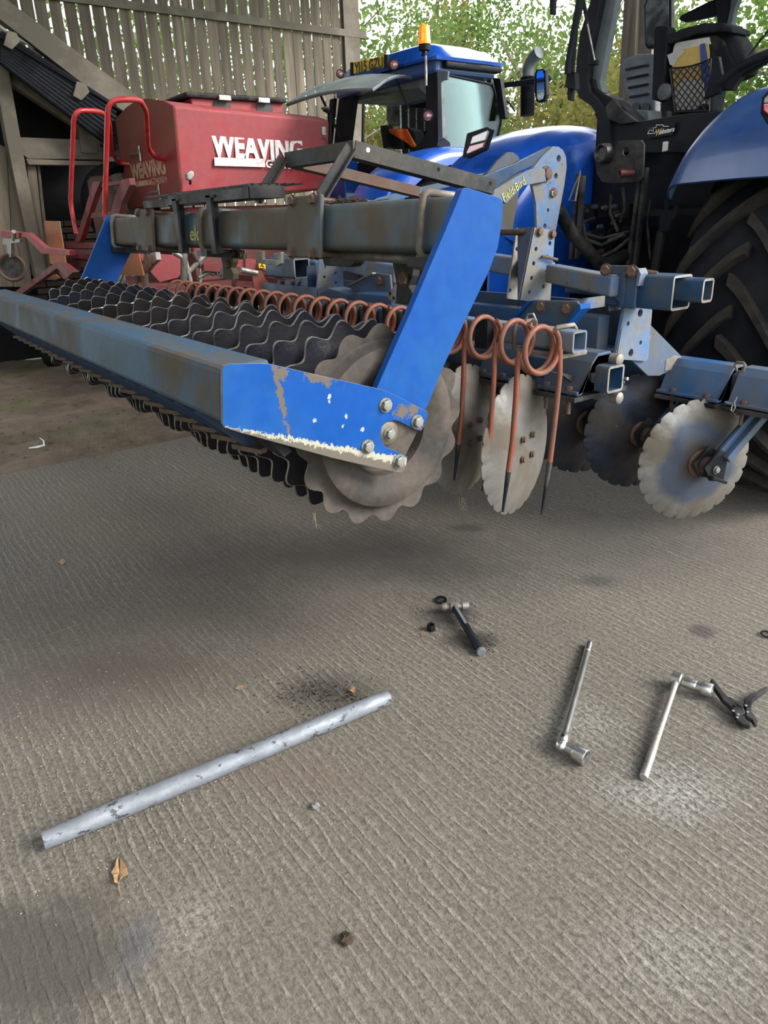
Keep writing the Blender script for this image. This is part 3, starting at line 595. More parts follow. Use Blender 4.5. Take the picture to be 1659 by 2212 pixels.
tbm = MB().frame(V((0, yb + .125, zb - .112)), V((1, .34, 0)).normalized(), V((-.34, 1, 0)).normalized(), V((0, 0, 1)), .048, .012, .006).mesh('scraper_blade'); tbm.materials.append(M['scraper'])
obj('scraper_rail', MB().prism([V((X0 - .02, yb + .07, zb)), V((X0 - .02, yb + .11, zb)), V((X0 - .02, yb + .17, zb - .10)), V((X0 - .02, yb + .15, zb - .11))], (X1 - X0 + .04, 0, 0)), 'black', cu)  # coloured black to paint in the dark gaps between the arms
for k in range(NR - 1):
    x = X0 - .09 - (k + .5) * pr_; mw_ = Matrix.Translation((x, 0, 0)); a_ = obj('scraper_arm', sbm, None, cu, mw_); obj('scraper_blade', tbm, None, a_, mw_)
# main beam
BC = (1.37, 1.468); TL = radians(-6)
def bt(y, z): return tilt((y, z), BC, TL)
loop = [bt(*p) for p in rounded(1.30, 1.40, 1.44, 1.537, .022, 4)]
obj('main_beam', MB().prism([V((X0 - .035, a, b)) for a, b in loop], (X1 - X0 + .08, 0, 0)), 'beam', cu, smooth=40)
EY = V((0, cos(TL), sin(TL))); EZ = V((0, -sin(TL), cos(TL))); EX = V((1, 0, 0))
def bp(x, y, z): a, b = bt(y, z); return V((x, a, b))
def ubolt(x, par=cu, r=.0095, y0=1.288, y1=1.47, z0=1.388, z1=1.549, mat='steel'):
    c = [(y1, z1), (y0 + .02, z1), (y0 + .006, z1 - .006), (y0, z1 - .02), (y0, z0 + .02), (y0 + .006, z0 + .006), (y0 + .02, z0), (y1, z0)]
    return obj('u_bolt', MB().tube([bp(x, a, b) for a, b in c], r, 10), mat, par, smooth=True)
for px in (910, 432, 240):
    p = aY(px, 480, 1.29); u = ubolt(p.x)
    obj('clamp_pad', MB().frame(bp(p.x, 1.38, 1.375), EX, EY, EZ, .05, .09, .012), 'black', u)
for (pa, pb, pc) in ((648, 626, 690), (306, 291, 326)):
    xa, xb = aY(pb - (8 if pa > 500 else 0), 480, 1.275).x, aY(pc, 480, 1.275).x; xm = (xa + xb) / 2; hw = (xb - xa) / 2
    cp = obj('clamp_plate', MB().frame(bp(xm, 1.283, 1.468), EX, EY, EZ, hw, .008, .094), 'beam', cu, bevel=.006)
    obj('clamp_plate', MB().frame(bp(xm - .0, 1.455, 1.468), EX, EY, EZ, hw, .008, .094), 'beam', cu, bevel=.006)
    for sx in (-1, 1):
        for sz in (-1, 1):
            c0 = bp(xm + sx * hw * .62, 1.275, 1.468 + sz * .080); bolt(c0, -EY, cu, 'bolt', 1.05)
            obj('clamp_bolt', MB().tube([bp(xm + sx * hw * .62, 1.29, 1.468 + sz * .080), bp(xm + sx * hw * .62, 1.47, 1.468 + sz * .080)], .009, 8), 'bolt', cu)
text('eld', bp(aY(410, 500, 1.297).x, 1.2975, 1.425), EX, EZ, .085, 'faded', cu, sx=1.15)
tuft = MB(); rr = random.Random(3)
for k in range(160):
    c0 = bp(aY(715, 480, 1.3).x + rr.gauss(0, .05), 1.37 + rr.gauss(0, .03), 1.540 + abs(rr.gauss(0, .006))); d = V((rr.gauss(0, 1), rr.gauss(0, 1), rr.gauss(0, .3))).normalized() * rr.uniform(.01, .03)
    tuft.tube([c0 - d, c0 + d], .0012, 3)
obj('straw_tuft', tuft, 'soil', cu, kind='stuff')
# under-beam lugs and pivots
def hanger(px0, s, x):
    P = lambda a, b: aX(px0 + a * s, 0, x) if False else (px0 + a * s, b)
    return
def hang(pts, y, t, name, mat): return obj(name, plY(pts, y, t), mat, cu, bevel=.003)
for (ox, oy, s) in ((870, 556, 1.0), (490, 541, .62)):
    Yh = 1.46; T = lambda pts: [(ox + a * s, oy + b * s) for a, b in pts]
    h = hang(T([(-25, 0), (24, 4), (20, 40), (12, 62), (22, 80), (20, 102), (-16, 99), (-14, 60)]), Yh, .03, 'pivot_bracket', 'black' if s == 1 else 'beam')
    f = hang(T([(-14, 52), (-18, 60), (-36, 82), (-30, 92), (-18, 100), (22, 106), (34, 84), (32, 72), (20, 60)]), Yh + .035, .008, 'pivot_sector', 'steel')
    c0 = aY(ox + 4 * s, oy + 47 * s, Yh); bolt(c0, (.2, -1, 0), h, 'bolt', 1.25)
    for (a, b) in ((-28, 78), (-20, 88), (26, 70), (20, 82), (14, 90)):
        c0 = aY(ox + a * s, oy + b * s, Yh + .034); obj('sector_hole', MB().lathe([(0, .006), (-.001, .006)], c0, (0, -1, 0), 8), 'dark', f)
    h2 = hang(T([(16, -10), (62, 0), (58, 32), (24, 26), (16, 14)]), Yh - .04, .008, 'lug_plate', 'steel')
    for (a, b) in ((26, 10), (52, 16)): bolt(aY(ox + a * s, oy + b * s, Yh - .045), (0, -1, 0), h2, 'bolt', .9)
obj('pivot_rod', MB().tube([aY(720, 548, 1.38), aY(905, 560, 1.40)], .016, 10), 'steel', cu, smooth=True)
hang([(694, 550), (770, 548), (768, 568), (758, 577), (700, 574)], 1.42, .04, 'saddle_block', 'black'); 
hang([(556, 543), (566, 543), (566, 560), (600, 562), (600, 545), (606, 545), (606, 570), (598, 575), (552, 568)], 1.9, .02, 'saddle_clip', 'steel')
# step tray on the beam
ty0, ty1 = 1.27, 1.40
tr = obj('step_tray', MB().box((-2.52, ty0, 1.575), (-3.30, ty0 + .012, 1.615)).box((-3.62, ty0, 1.572), (-3.30, ty0 + .012, 1.605)).box((-2.53, ty0, 1.575), (-2.518, ty1, 1.615)).box((-3.62, ty1, 1.575), (-2.52, ty1 + .012, 1.615)), 'black', cu, bevel=.002)
tm = MB()
for k in range(36): x = -2.53 - k * .03; tm.bar((x, ty0, 1.618), (x, ty1, 1.618), .003, .006)
for k in range(7): yy = ty0 + .02 + k * .033; tm.bar((-2.52, yy, 1.622), (-3.6, yy, 1.622), .003, .006)
obj('tray_mesh', tm, 'black', tr, kind='stuff')
for px in (388, 462):
    x = aY(px, 480, 1.27).x; wv = .038
    obj('tray_bracket', MB().box((x - wv, 1.262, 1.385), (x + wv * .2, 1.272, 1.60)).box((x - wv, 1.262, 1.385), (x - wv + .008, 1.31, 1.60)).box((x - wv, 1.262, 1.59), (x + wv, 1.4, 1.6)), 'black', cu, bevel=.002)
# angle-iron ladder frame
def angle(a, b, w_, name, mat, up=(0, 0, 1), side=1):
    a, b = V(a), V(b); d = (b - a).normalized(); s_ = d.cross(V(up)).normalized(); u = s_.cross(d)
    o_ = obj(name, MB().bar(a, b, .006, w_, up).bar(a - u * (w_ / 2 - .003) - s_ * side * w_ / 2, b - u * (w_ / 2 - .003) - s_ * side * w_ / 2, w_, .006, up), mat, cu, bevel=.001); return o_
xn, xf = -2.30, -2.78
A = aX(766, 322, xn); Bq = aX(1068, 404, xn); angle(A, Bq, .055, 'ladder_rail', 'angle')
zc_, yc_ = A.z, A.y; A2 = V((xf, A.y, A.z)); B2 = V((xf, Bq.y, Bq.z)); angle(A2 + (B2 - A2) * .0, B2, .05, 'ladder_rail', 'rusty', side=-1)
angle(A2 - V((0, .004, 0)), A - V((0, .004, 0)), .055, 'ladder_rung', 'angle')
C1 = aX(702, 428, xn); angle(V((xn, C1.y, C1.z)), A, .032, 'ladder_post', 'angle', up=(1, 0, 0)); angle(V((xf, C1.y, C1.z)), A2, .032, 'ladder_post', 'angle', up=(1, 0, 0))
for (px, py, x) in ((794, 324, xn), (946, 366, xn), (1058, 396, xn)):
    c0 = aX(px, py, xn); obj('rail_hole', MB().lathe([(0, .008), (-.001, .008)], c0 + V((.0035, 0, 0)), (1, 0, 0), 12), 'trailw' if px < 900 else 'dark', cu)
# coil tines
CR = .062
def tine(legs):
    mb = MB(); pts = []
    for k in range(0, 42):
        a = radians(200) - k * 2 * pi * 1.6 / 41 * -1; pts.append(V((-.022 + .034 * k / 41, CR * cos(a), CR * sin(a))))
    leg = [V((-.024, -CR, -.04)), V((-.026, -CR + .005, -.12)), V((-.028, -CR + .006, -.25)), V((-.03, -CR + .0, -.34)), V((-.03, -CR - .012, -.46))]
    leg = [V((-.022, -CR * .99, -.0)), ] + leg
    mb.tube(leg[::-1] + pts, [.0035] + [.008] * (len(leg) - 1 + len(pts)), 12)
    if legs == 2:
        mb.tube([V((.012, CR, 0)), V((.014, CR + .006, -.07)), V((.016, CR + .002, -.18)), V((.016, CR - .004, -.32)), V((.016, CR - .02, -.48))], [.008, .008, .008, .008, .003], 12)
    return mb
t1, t2 = tine(1).mesh('coil_tine', True), tine(2).mesh('coil_tine', True)
for t_ in (t1, t2):
    t_.materials.append(M['coil']); t_.materials.append(M['black'])
    for p in t_.polygons: p.material_index = int(p.center.z < -.30)
TY = 1.60
for k, (px, py) in enumerate(((1169, 757), (1115, 739), (1047, 729))):
    p = aY(px, py, TY); obj('coil_tine', t2 if k == 0 else t1, None, cu, Matrix.Translation(p) @ Matrix.Rotation(radians(-3), 4, 'X') @ Matrix.Scale(1.06 if k == 0 else 1.0, 4))
    zT = p.z
xs = -1.80
while xs > X1 + .1:
    obj('coil_tine', t1, None, cu, Matrix.Translation((xs, TY - .03 - .0 * xs, 1.145)) @ Matrix.Rotation(radians(random.uniform(-5, 3)), 4, 'X')); xs -= .128
ta, tb_ = yz(1240, 718, -1.4), yz(1265, 758, -1.4)
obj('tine_bar', hollow((-1.40, 1.725, 1.142), (X1 + .1, 1.725, 1.142), (0, 0, 1), .062, .062, .006, .01), 'lightblue', cu)
obj('tine_bar_pad', MB().box((-1.43, 1.68, 1.092), (-1.62, 1.80, 1.105)), 'steel', cu, bevel=.002)
for x in (-1.46, -1.62):
    c_ = [(1.775, 1.10), (1.775, 1.17), (1.765, 1.181), (1.69, 1.181), (1.682, 1.17), (1.682, 1.10)]
    obj('u_bolt', MB().tube([V((x, a, b)) for a, b in c_], .007, 8), 'steel' if x > -1.5 else 'bolt', cu, smooth=True)
for k in range(20):
    x = -1.75 - k * .128; obj('tine_clamp', MB().box((x - .03, 1.66, 1.09), (x + .03, 1.695, 1.19)), 'black', cu, bevel=.004) if x > X1 + .1 else None
ch = MB().tube([aY(a, b, 1.70) for a, b in ((1135, 695), (1140, 680), (1152, 678), (1158, 692), (1150, 702), (1140, 700))], .0035, 6, closed=True); obj('chain_link', ch, 'steel', cu, smooth=True)
obj('chain_link', MB().tube([aY(a, b, 1.69) for a, b in ((1147, 696), (1152, 690), (1160, 694), (1158, 702), (1150, 702))], .003, 6, closed=True), 'steel', cu, smooth=True)
# frame rails and end hardware
def cutends(o_):
    o_.data.materials.append(M['steel'])
    for p in o_.data.polygons: p.material_index = int(abs(p.normal.x) > .9)
    return o_
def hb(name, p, x2, wd, ht, mat='deep', wall=.008, par=cu): return cutends(obj(name, hollow(p, (x2, p[1], p[2]), (0, 0, 1), wd, ht, wall, .012), mat, par, smooth=30))
hb('disc_rail', (-1.40, 1.91, 1.005), X1 + .05, .08, .085)
hb('cross_tube', (-1.41, 2.23, 1.238), -1.67, .105, .11); hb('cross_tube', (-3.85, 2.23, 1.238), -4.2, .105, .11)
hb('inner_tube', (-1.34, 2.265, 1.245), -1.9, .062, .075)
obj('frame_beam', MB().box((-1.66, 2.14, 1.00), (-4.2, 2.20, 1.15)).box((-1.66, 2.20, 1.00), (-4.2, 2.40, 1.01)).box((-1.66, 2.38, 1.00), (-4.2, 2.40, 1.17)), 'deep', cu, bevel=.002)
for (a, b) in ((1233, 1250), (1318, 1322)):
    obj('frame_web', MB().prism([aY(a, 648, 2.2), aY(b - 8, 648, 2.2), aY(b - 8, 672, 2.2), aY(a, 672, 2.2)], (0, .18, 0)), 'lightblue', cu)
# saddle bracket over rails (folded plate with two bolts)
sb_ = obj('saddle_bracket', plY([(1108, 690), (1140, 656), (1152, 648), (1245, 651), (1253, 660), (1250, 668), (1215, 708), (1195, 740), (1118, 712)], 1.93, .012), 'deep', cu, bevel=.003)
obj('bracket_flange', MB().prism([aY(1253, 657, 1.92), aY(1254, 668, 1.92), aY(1222, 706, 1.92), aY(1215, 706, 1.92), aY(1246, 662, 1.92)], (0, .05, 0)), 'clean', sb_)
obj('bracket_flange', MB().prism([aY(1140, 650, 1.92), aY(1148, 650, 1.92), aY(1108, 692, 1.92), aY(1098, 692, 1.92)], (0, .05, 0)), 'clean', sb_)
for px, py in ((1170, 663), (1225, 667)): bolt(aY(px, py, 1.928), (.3, -1, 0), sb_, 'bolt', 1.1)
# perforated plates
def perf(pts, holes, x, r, mat='lightblue', t=-.008, name='perforated_plate'):
    return obj(name, MB().holed([aX(*p, x) for p in pts], [(aX(*h, x), r) for h in holes], (t, 0, 0)), mat, cu)
xp = -2.05
pp = perf([(1153, 491), (1196, 497), (1199, 501), (1189, 648), (1172, 655), (1122, 648)], [(1158, 538), (1153, 569), (1148.5, 600.6), (1144, 631), (1188, 525.7), (1179, 588), (1174, 619), (1182, 556)], xp, .0085)
obj('plate_flange', MB().prism([aX(1153, 491, xp), aX(1122, 648, xp), aX(1118, 660, xp - .1), aX(1118, 492, xp - .14)], (0, .004, 0)), 'deep', pp)
for p in ((1164, 501), (1192, 506)): bolt(aX(*p, xp), (1, 0, 0), pp, 'bolt', 1.0)
obj('hitch_pin', MB().tube([aX(1172, 554, xp - .03), aX(1172, 554, xp + .012), aX(1204, 561, xp + .02)], .006, 8), 'bolt', pp, smooth=True)
pl2 = perf([(1117, 492), (1150, 492), (1136, 650), (1096, 645)], [(1117, 538), (1102, 628)], xp - .19, .009, 'steel')
obj('plate_spacer', MB().tube([aX(1164, 501, xp), aX(1164, 501, xp) - V((.2, 0, 0))], .012, 10), 'bolt', pp, smooth=True)
x = -3.55
pq = perf([(690, 560), (741, 556), (742, 636), (683, 640)], [(701, 577), (701, 598), (725.5, 590), (725.5, 611)], x, .009)
perf([(664, 575), (684, 573), (680, 650), (664, 650)], [], x - .12, .009, 'deep')
# braces
def brace(a, b, wd, ht, mat='lightblue', name='brace'):
    return obj(name, MB().bar(a, b, wd, ht), mat, cu, bevel=.008)
brace(aY(1335, 619, 2.16), aY(1192, 590, 2.30), .06, .068); brace(aY(1186, 588, 2.31), aY(1060, 566, 2.43), .06, .075)
brace(aY(600, 560, 2.6), aY(692, 581, 2.35), .06, .085); brace(aY(738, 566, 2.4), aY(862, 592, 2.2), .06, .085, 'lightblue')
obj('brace_foot', MB().prism([aY(1326, 598, 2.17), aY(1352, 585, 2.15), aY(1345, 660, 2.15), aY(1326, 640, 2.17)], (-.01, .05, 0)), 'blue', cu)
cpb = obj('clamp_bracket', plY([(1305, 595), (1309, 577), (1316, 573), (1370, 574), (1379, 581), (1381, 592), (1374, 620), (1370, 668), (1335, 664), (1350, 590)], 2.155, .01), 'deep', cu, bevel=.003)
obj('bracket_lip', MB().prism([aY(1379, 580, 2.15), aY(1384, 592, 2.15), aY(1378, 618, 2.15), aY(1373, 618, 2.15), aY(1377, 592, 2.15)], (0, .04, 0)), 'lightblue', cpb)
for p in ((1309, 583), (1365, 586)): bolt(aY(*p, 2.15), (.3, -1, 0), cpb, 'bolt', 1.1)
obj('clamp_rod', MB().tube([aY(1378, 585, 2.2), aY(1420, 592, 2.22)], .009, 8), 'bolt', cpb, smooth=True)
# end hole plate with gusset, front side
xg = -1.60
gp = obj('hole_plate', MB().holed([aX(*p, xg) for p in ((1350, 660), (1403, 664), (1409, 670), (1400, 776), (1394, 780), (1332, 776), (1330, 770))], [(aX(1383, 676, xg), .014), (aX(1357, 699, xg), .008), (aX(1384, 740, xg), .008), (aX(1363, 762, xg), .014)], (-.012, 0, 0)), 'lightblue', cu)
obj('gusset', plX([(1404, 700), (1478, 775), (1470, 790), (1425, 812), (1400, 812), (1364, 778), (1398, 778)], xg - .012, -.012), 'blue', gp, bevel=.002)
obj('weld_patch', plX([(1440, 778), (1455, 768), (1478, 772), (1470, 792), (1448, 800), (1436, 802)], xg - .009, -.006), 'steel', gp, bevel=.002)
obj('plate_flange', MB().prism([aX(1350, 660, xg), aX(1330, 776, xg), aX(1324, 776, xg - .05), aX(1342, 658, xg - .05)], (0, .005, 0)), 'deep', gp)
# mast and top arms
xm = -2.62
ms = obj('mast_plate', MB().holed([aX(*p, xm) for p in ((1195, 316), (1207, 317), (1217, 325), (1223, 340), (1224, 362), (1219, 400), (1210, 448), (1200, 502), (1160, 502), (1158, 440), (1150, 400), (1150, 365), (1172, 337))],
          [(aX(1207, 342, xm), .015), (aX(1201, 380, xm), .013), (aX(1184, 454, xm), .009), (aX(1177, 488, xm), .011)], (-.016, 0, 0)), 'lightblue', cu)
obj('mast_plate', MB().prism([v + V((-.3, 0, 0)) for v in [aX(*p, xm) for p in ((1195, 316), (1207, 317), (1217, 325), (1223, 340), (1224, 362), (1219, 400), (1210, 448), (1200, 502), (1160, 502), (1158, 440), (1150, 400), (1150, 365), (1172, 337))]], (-.016, 0, 0)), 'blue', cu)
bolt(aX(1178, 376, xm), (1, 0, 0), ms, 'bolt', 1.9); bolt(aX(1195, 416, xm), (1, 0, 0), ms, 'bolt', 1.2)
obj('castle_nut', MB().lathe([(0, .016), (.012, .016), (.014, .012)], aX(1192, 418, xm), (1, 0, 0), 6), 'steel', ms)
ar = obj('top_arm', plX([(1062, 424), (1066, 412), (1140, 368), (1165, 361), (1178, 366), (1180, 392), (1130, 402), (1094, 440)], xm + .022, -.016), 'lightblue', cu, bevel=.003)
p0_, p1_ = aX(1088, 437, xm + .024), aX(1132, 400, xm + .024)
text('Field-Bird', p0_, p1_ - p0_, V((0, -(p1_ - p0_).z, (p1_ - p0_).y)), .052, 'faded', ar, sx=.80)
obj('top_arm', plX([(1000, 398), (1113, 352), (1186, 316), (1200, 318), (1170, 350), (1120, 372), (1066, 410), (1010, 425)], xm - .28, -.016), 'deep', cu, bevel=.003)
obj('top_arm_brace', plX([(770, 440), (905, 405), (1140, 352), (1140, 362), (905, 420), (800, 448)], -2.95, -.012), 'blue', cu, bevel=.002)
# left-hand small frame parts
hang([(757, 612), (800, 588), (842, 594), (846, 640), (800, 646), (757, 650)], 2.02, .012, 'gusset_plate', 'blue'); bolt(aY(822, 607, 2.015), (.1, -1, 0), cu, 'bolt', 1.2)
obj('gusset_edge', MB().bar(aY(752, 618, 2.0), aY(808, 590, 2.0), .02, .006), 'steel', cu)
obj('rail_saddle', MB().prism([aY(690, 630, 1.95), aY(708, 622, 1.95), aY(752, 634, 1.95), aY(750, 656, 1.95), aY(688, 652, 1.95)], (0, .1, 0)), 'deep', cu, bevel=.006)
obj('rail_saddle', MB().prism([aY(770, 632, 1.9), aY(845, 640, 1.9), aY(845, 672, 1.9), aY(764, 655, 1.9)], (0, .1, 0)), 'deep', cu, bevel=.006)
hang([(575, 655), (602, 605), (645, 608), (632, 652)], 2.15, .02, 'saddle_bracket', 'deep')
for p in ((608, 609), (630, 610)): bolt(aY(*p, 2.145), (0, -1, 0), cu, 'bolt', .9)
# discs
def discmesh(front):
    mb = MB(); n = 24
    prof = [(.0, .06), (.002, .09), (.008, .14), (.016, .18), (.026, .212), (.036, .230), (.040, .230), (.031, .212), (.021, .18), (.013, .14), (.007, .09), (.005, .06)]
    def md(i, a, r):
        if r > .225:
            s_ = abs(sin(n * a / 2)); return r + .0045 * (s_ ** .5) - .007 * max(0, 1 - s_ * 3.2)
        return r
    mb.lathe([(.0, .012)] + prof + [(.005, .012)], seg=144, mod=md); return mb
def disc_mat():
    m = M['disc'].copy(); m.name = 'heat_blued_disc'; t = m.node_tree; L = t.links.new; b = t.nodes['Principled BSDF']; c0 = b.inputs['Base Color'].links[0].from_socket
    tc = N(t, 'ShaderNodeTexCoord'); mp = N(t, 'ShaderNodeMapping'); mp.inputs[3].default_value = (0, 1, 1); L(tc.outputs['Object'], mp.inputs[0]); ln = N(t, 'ShaderNodeVectorMath', operation='LENGTH'); L(mp.outputs[0], ln.inputs[0])
    nz = N(t, 'ShaderNodeTexNoise', i_Scale=7.0, i_Detail=5.0); L(tc.outputs['Object'], nz.inputs[0]); a = N(t, 'ShaderNodeMath', operation='MULTIPLY_ADD'); L(nz.outputs[0], a.inputs[0]); a.inputs[1].default_value = .12; L(ln.outputs['Value'], a.inputs[2])
    c = mixc(t, ramp(t, a.outputs[0], .20, .235).outputs[0], (.05, .06, .085), c0); c = mixc(t, ramp(t, a.outputs[0], .12, .16).outputs[0], (.055, .042, .032), c); L(c, b.inputs['Base Color']); M['discblue'] = m
disc_mat()
dm1 = discmesh(0).mesh('disc', 35); dm1.materials.append(M['disc']); dm2 = discmesh(1).mesh('disc', 35); dm2.materials.append(M['discd']); dm3 = discmesh(1).mesh('disc', 35); dm3.materials.append(M['discblue'])
def disc(p, nrm, me, front, lab=None, dish=1):
    nrm = V(nrm).normalized(); mw_ = frameM(p, nrm * dish, V((0, 0, 1)))
    d = obj('disc', me, None, cu, mw_, label=lab)
    if front:
        obj('hub', MB().lathe([(-.01, .052), (.006, .052), (.010, .045), (.012, .036), (.06, .034), (.064, .02)], p, nrm, 24), 'rusty', d, smooth=40)
        for k in range(5):
            a = k * 2 * pi / 5 + .4; u = nrm.orthogonal().normalized(); v_ = nrm.cross(u); bolt(p + nrm * .004 + (u * cos(a) + v_ * sin(a)) * .043, nrm, d, 'bolt', .45)
    else:
        u = V((0, 0, 1)); v_ = nrm.cross(u).normalized()
        for a in (45, 135, 225, 315): bolt(p + nrm * .006 + (u * cos(radians(a)) + v_ * sin(radians(a))) * .048, nrm, d, 'bolt', .62)
        obj('hub', MB().lathe([(-.09, .02), (-.09, .045), (-.008, .055)], p, nrm, 18), 'black', d, smooth=40)
    return d
RYD = 1.72
nr_ = V((.956, .29, .03)); nf = V((.92, -.39, .02))
prr = [aY(1137, 965, RYD), aY(1024, 929, RYD)]
for k in range(3):
    p = prr[0] + (prr[1] - prr[0]) * k; p.z = prr[0].z if k else p.z
    disc(p, nr_, dm1, 0, ('pale grey scalloped disc, rear row nearest the end', 'pale scalloped disc, second in the rear row', 'third disc of the rear row')[k], dish=-1)
    obj('disc_arm', MB().bar(p + V((-.08, .02, 0)), V((p.x - .1, 1.91, 1.0)), .05, .03, (0, 1, 0)), 'deep', cu, bevel=.006)
FY = 2.45
fr = [aY(1512, 1000, FY), aY(1386, 937, FY + .02), aY(1268, 913, FY + .03)]
for k, p in enumerate(fr):
    disc(p, nf, dm3 if k == 0 else dm2, 1, ('bright scalloped disc with brown hub, front row', 'dark scalloped disc, second in the front row', 'third dark disc in the front row')[k], dish=-1)
    a0 = p + nf.normalized() * .075
    if k == 0: e0 = aY(1672, 858, FY + .22)
    else: e0 = p + V((.08, .18, .15))
    d_ = (e0 - a0).normalized()
    arm = obj('disc_arm', MB().bar(a0 + d_ * .05, e0, .016, .075, (0, 0, 1)).bar(a0 + d_ * .05 + V((0, 0, .0)), e0, .066, .03, (0, 0, 1)), 'blue' if k == 0 else 'deep', cu, bevel=.004)
    s_ = d_.cross(V((0, 0, 1))).normalized(); u_ = s_.cross(d_)
    obj('arm_fork', MB().prism([a0 - d_ * .03 + u_ * .045, a0 + d_ * .06 + u_ * .045, a0 + d_ * .075 - u_ * .0, a0 + d_ * .0 - u_ * .075, a0 - d_ * .04 - u_ * .02], s_ * .012).prism([a0 - d_ * .03 + u_ * .045 - s_ * .05, a0 + d_ * .06 + u_ * .045 - s_ * .05, a0 + d_ * .075 - s_ * .05, a0 - u_ * .075 - s_ * .05, a0 - d_ * .04 - u_ * .02 - s_ * .05], s_ * .012).bar(a0 - d_ * .035 - u_ * .0, a0 - u_ * .075, .06, .012, d_), 'black', arm, bevel=.003)
    bolt(a0 + s_ * .014 if s_.dot(CAM - a0) > 0 else a0 - s_ * .052, s_ if s_.dot(CAM - a0) > 0 else -s_, arm, 'boltg', .8)
# rubber-cushioned clamps on the front rail
hb('disc_rail', (-.70, 2.60, .885), -4.2, .085, .09)
def capclamp(x0, x1, yc, zc, n_='rail_clamp', mat='blue'):
    hw = .085; L_ = [(-hw - .035, -.055), (-hw - .01, -.055), (-hw + .03, .03), (-hw + .055, .055), (hw - .055, .055), (hw - .03, .03), (hw + .01, -.055), (hw + .035, -.055)]
    L2 = [(a, b + .012) for a, b in L_][::-1]
    o_ = obj(n_, MB().prism([V((x0, yc + a, zc + b)) for a, b in L_ + L2], (x1 - x0, 0, 0)), mat, cu, bevel=.003)
    obj('clamp_base', MB().box((x0, yc - .13, zc - .075), (x1, yc + .13, zc - .06)), 'black', o_, bevel=.002)
    for yy in (-.07, .07):
        obj('rubber_rod', MB().tube([(x0 + .012, yc + yy * .8, zc - .005), (x1 - .004, yc + yy * .8, zc - .005)], .016, 12), 'black', o_, smooth=True)
    for fx in (.25, .8): 
        bolt(V((x0 + (x1 - x0) * fx, yc - .105, zc - .042)), (0, 0, 1), o_, 'bolt', .8)
        obj('clamp_stud', MB().tube([(x0 + (x1 - x0) * fx, yc - .105, zc - .05), (x0 + (x1 - x0) * fx, yc - .105, zc - .12)], .007, 8), 'bolt', o_)
    return o_
capclamp(-1.63, -1.375, 2.60, .888); capclamp(-1.35, -1.095, 2.60, .888)
capclamp(-1.45, -1.62, 1.91, 1.015, mat='deep'); capclamp(-1.74, -1.92, 1.91, 1.015, mat='deep')
obj('rubber_rod_end', MB().lathe([(0, .019), (.03, .019), (.033, .015)], aX(1322, 775, -1.44), (1, 0, 0), 14), 'steel', cu, smooth=40); obj('rubber_rod_end', MB().lathe([(0, .019), (.03, .019), (.033, .015)], aX(1322, 857, -1.44), (1, 0, 0), 14), 'steel', cu, smooth=40)
obj('disc_rail_pin', MB().tube([aX(1345, 818, -1.41), aX(1356, 818, -1.39)], .006, 6), 'steel', cu)
obj('clamp_cover', plX([(1265, 815), (1290, 820), (1300, 862), (1285, 864), (1218, 812), (1180, 800)], -1.5, -.01), 'black', cu)
# two shackle links on the clamps, one hanging clip
for (a, b, Y_) in ((1600, 795, 2.46),):
    obj('shackle', MB().tube([aY(a - 12, b - 8, Y_), aY(a - 8, b - 12, Y_), aY(a + 6, b - 11, Y_), aY(a + 10, b - 6, Y_), aY(a + 6, b + 6, Y_), aY(a - 8, b + 8, Y_)], .005, 8, closed=True), 'steel', cu, smooth=True)
obj('spring_clip', MB().tube([aY(a, b, 2.44) for a, b in ((1592, 858), (1586, 870), (1588, 880), (1583, 890), (1579, 886), (1583, 872), (1576, 872), (1566, 868))], .0025, 6), 'zinc', cu, smooth=True)
# ---------------------------------------------------------------- tractors
def fender(par, xi, xo, yc, zc, R, a0, a1, mat, inner=.0, roundin=.10, lip=.05, n=30):
    s = 1 if xo > xi else -1; W_ = abs(xo - xi); prof = []
    ri = roundin
    for k in range(6): a = pi / 2 * k / 5; prof.append((ri * (1 - cos(a)), -ri * (1 - sin(a))))
    for k in range(1, 6): prof.append((ri + (W_ - ri - .08) * k / 5, .012 * sin(pi * k / 5)))
    for k in range(1, 5): a = pi / 2 * k / 4; prof.append((W_ - .08 + .08 * sin(a), -.08 * (1 - cos(a))))
    prof.append((W_, -.08 - lip)); rows = []
    if inner: prof = [(0, -ri - inner * k / 4) for k in range(4, 0, -1)] + prof
    for k in range(n + 1):
        a = radians(a0 + (a1 - a0) * k / n); fl = 1.0
        e = min(1, k / 3.0); rr_ = R - .02 * (1 - e)
        rows.append([V((xi + s * px_, yc - (rr_ + dz) * cos(a), zc + (rr_ + dz) * sin(a))) for px_, dz in prof])
    return obj('fender', MB().grid(rows, -.012 * s), mat, par, smooth=60)
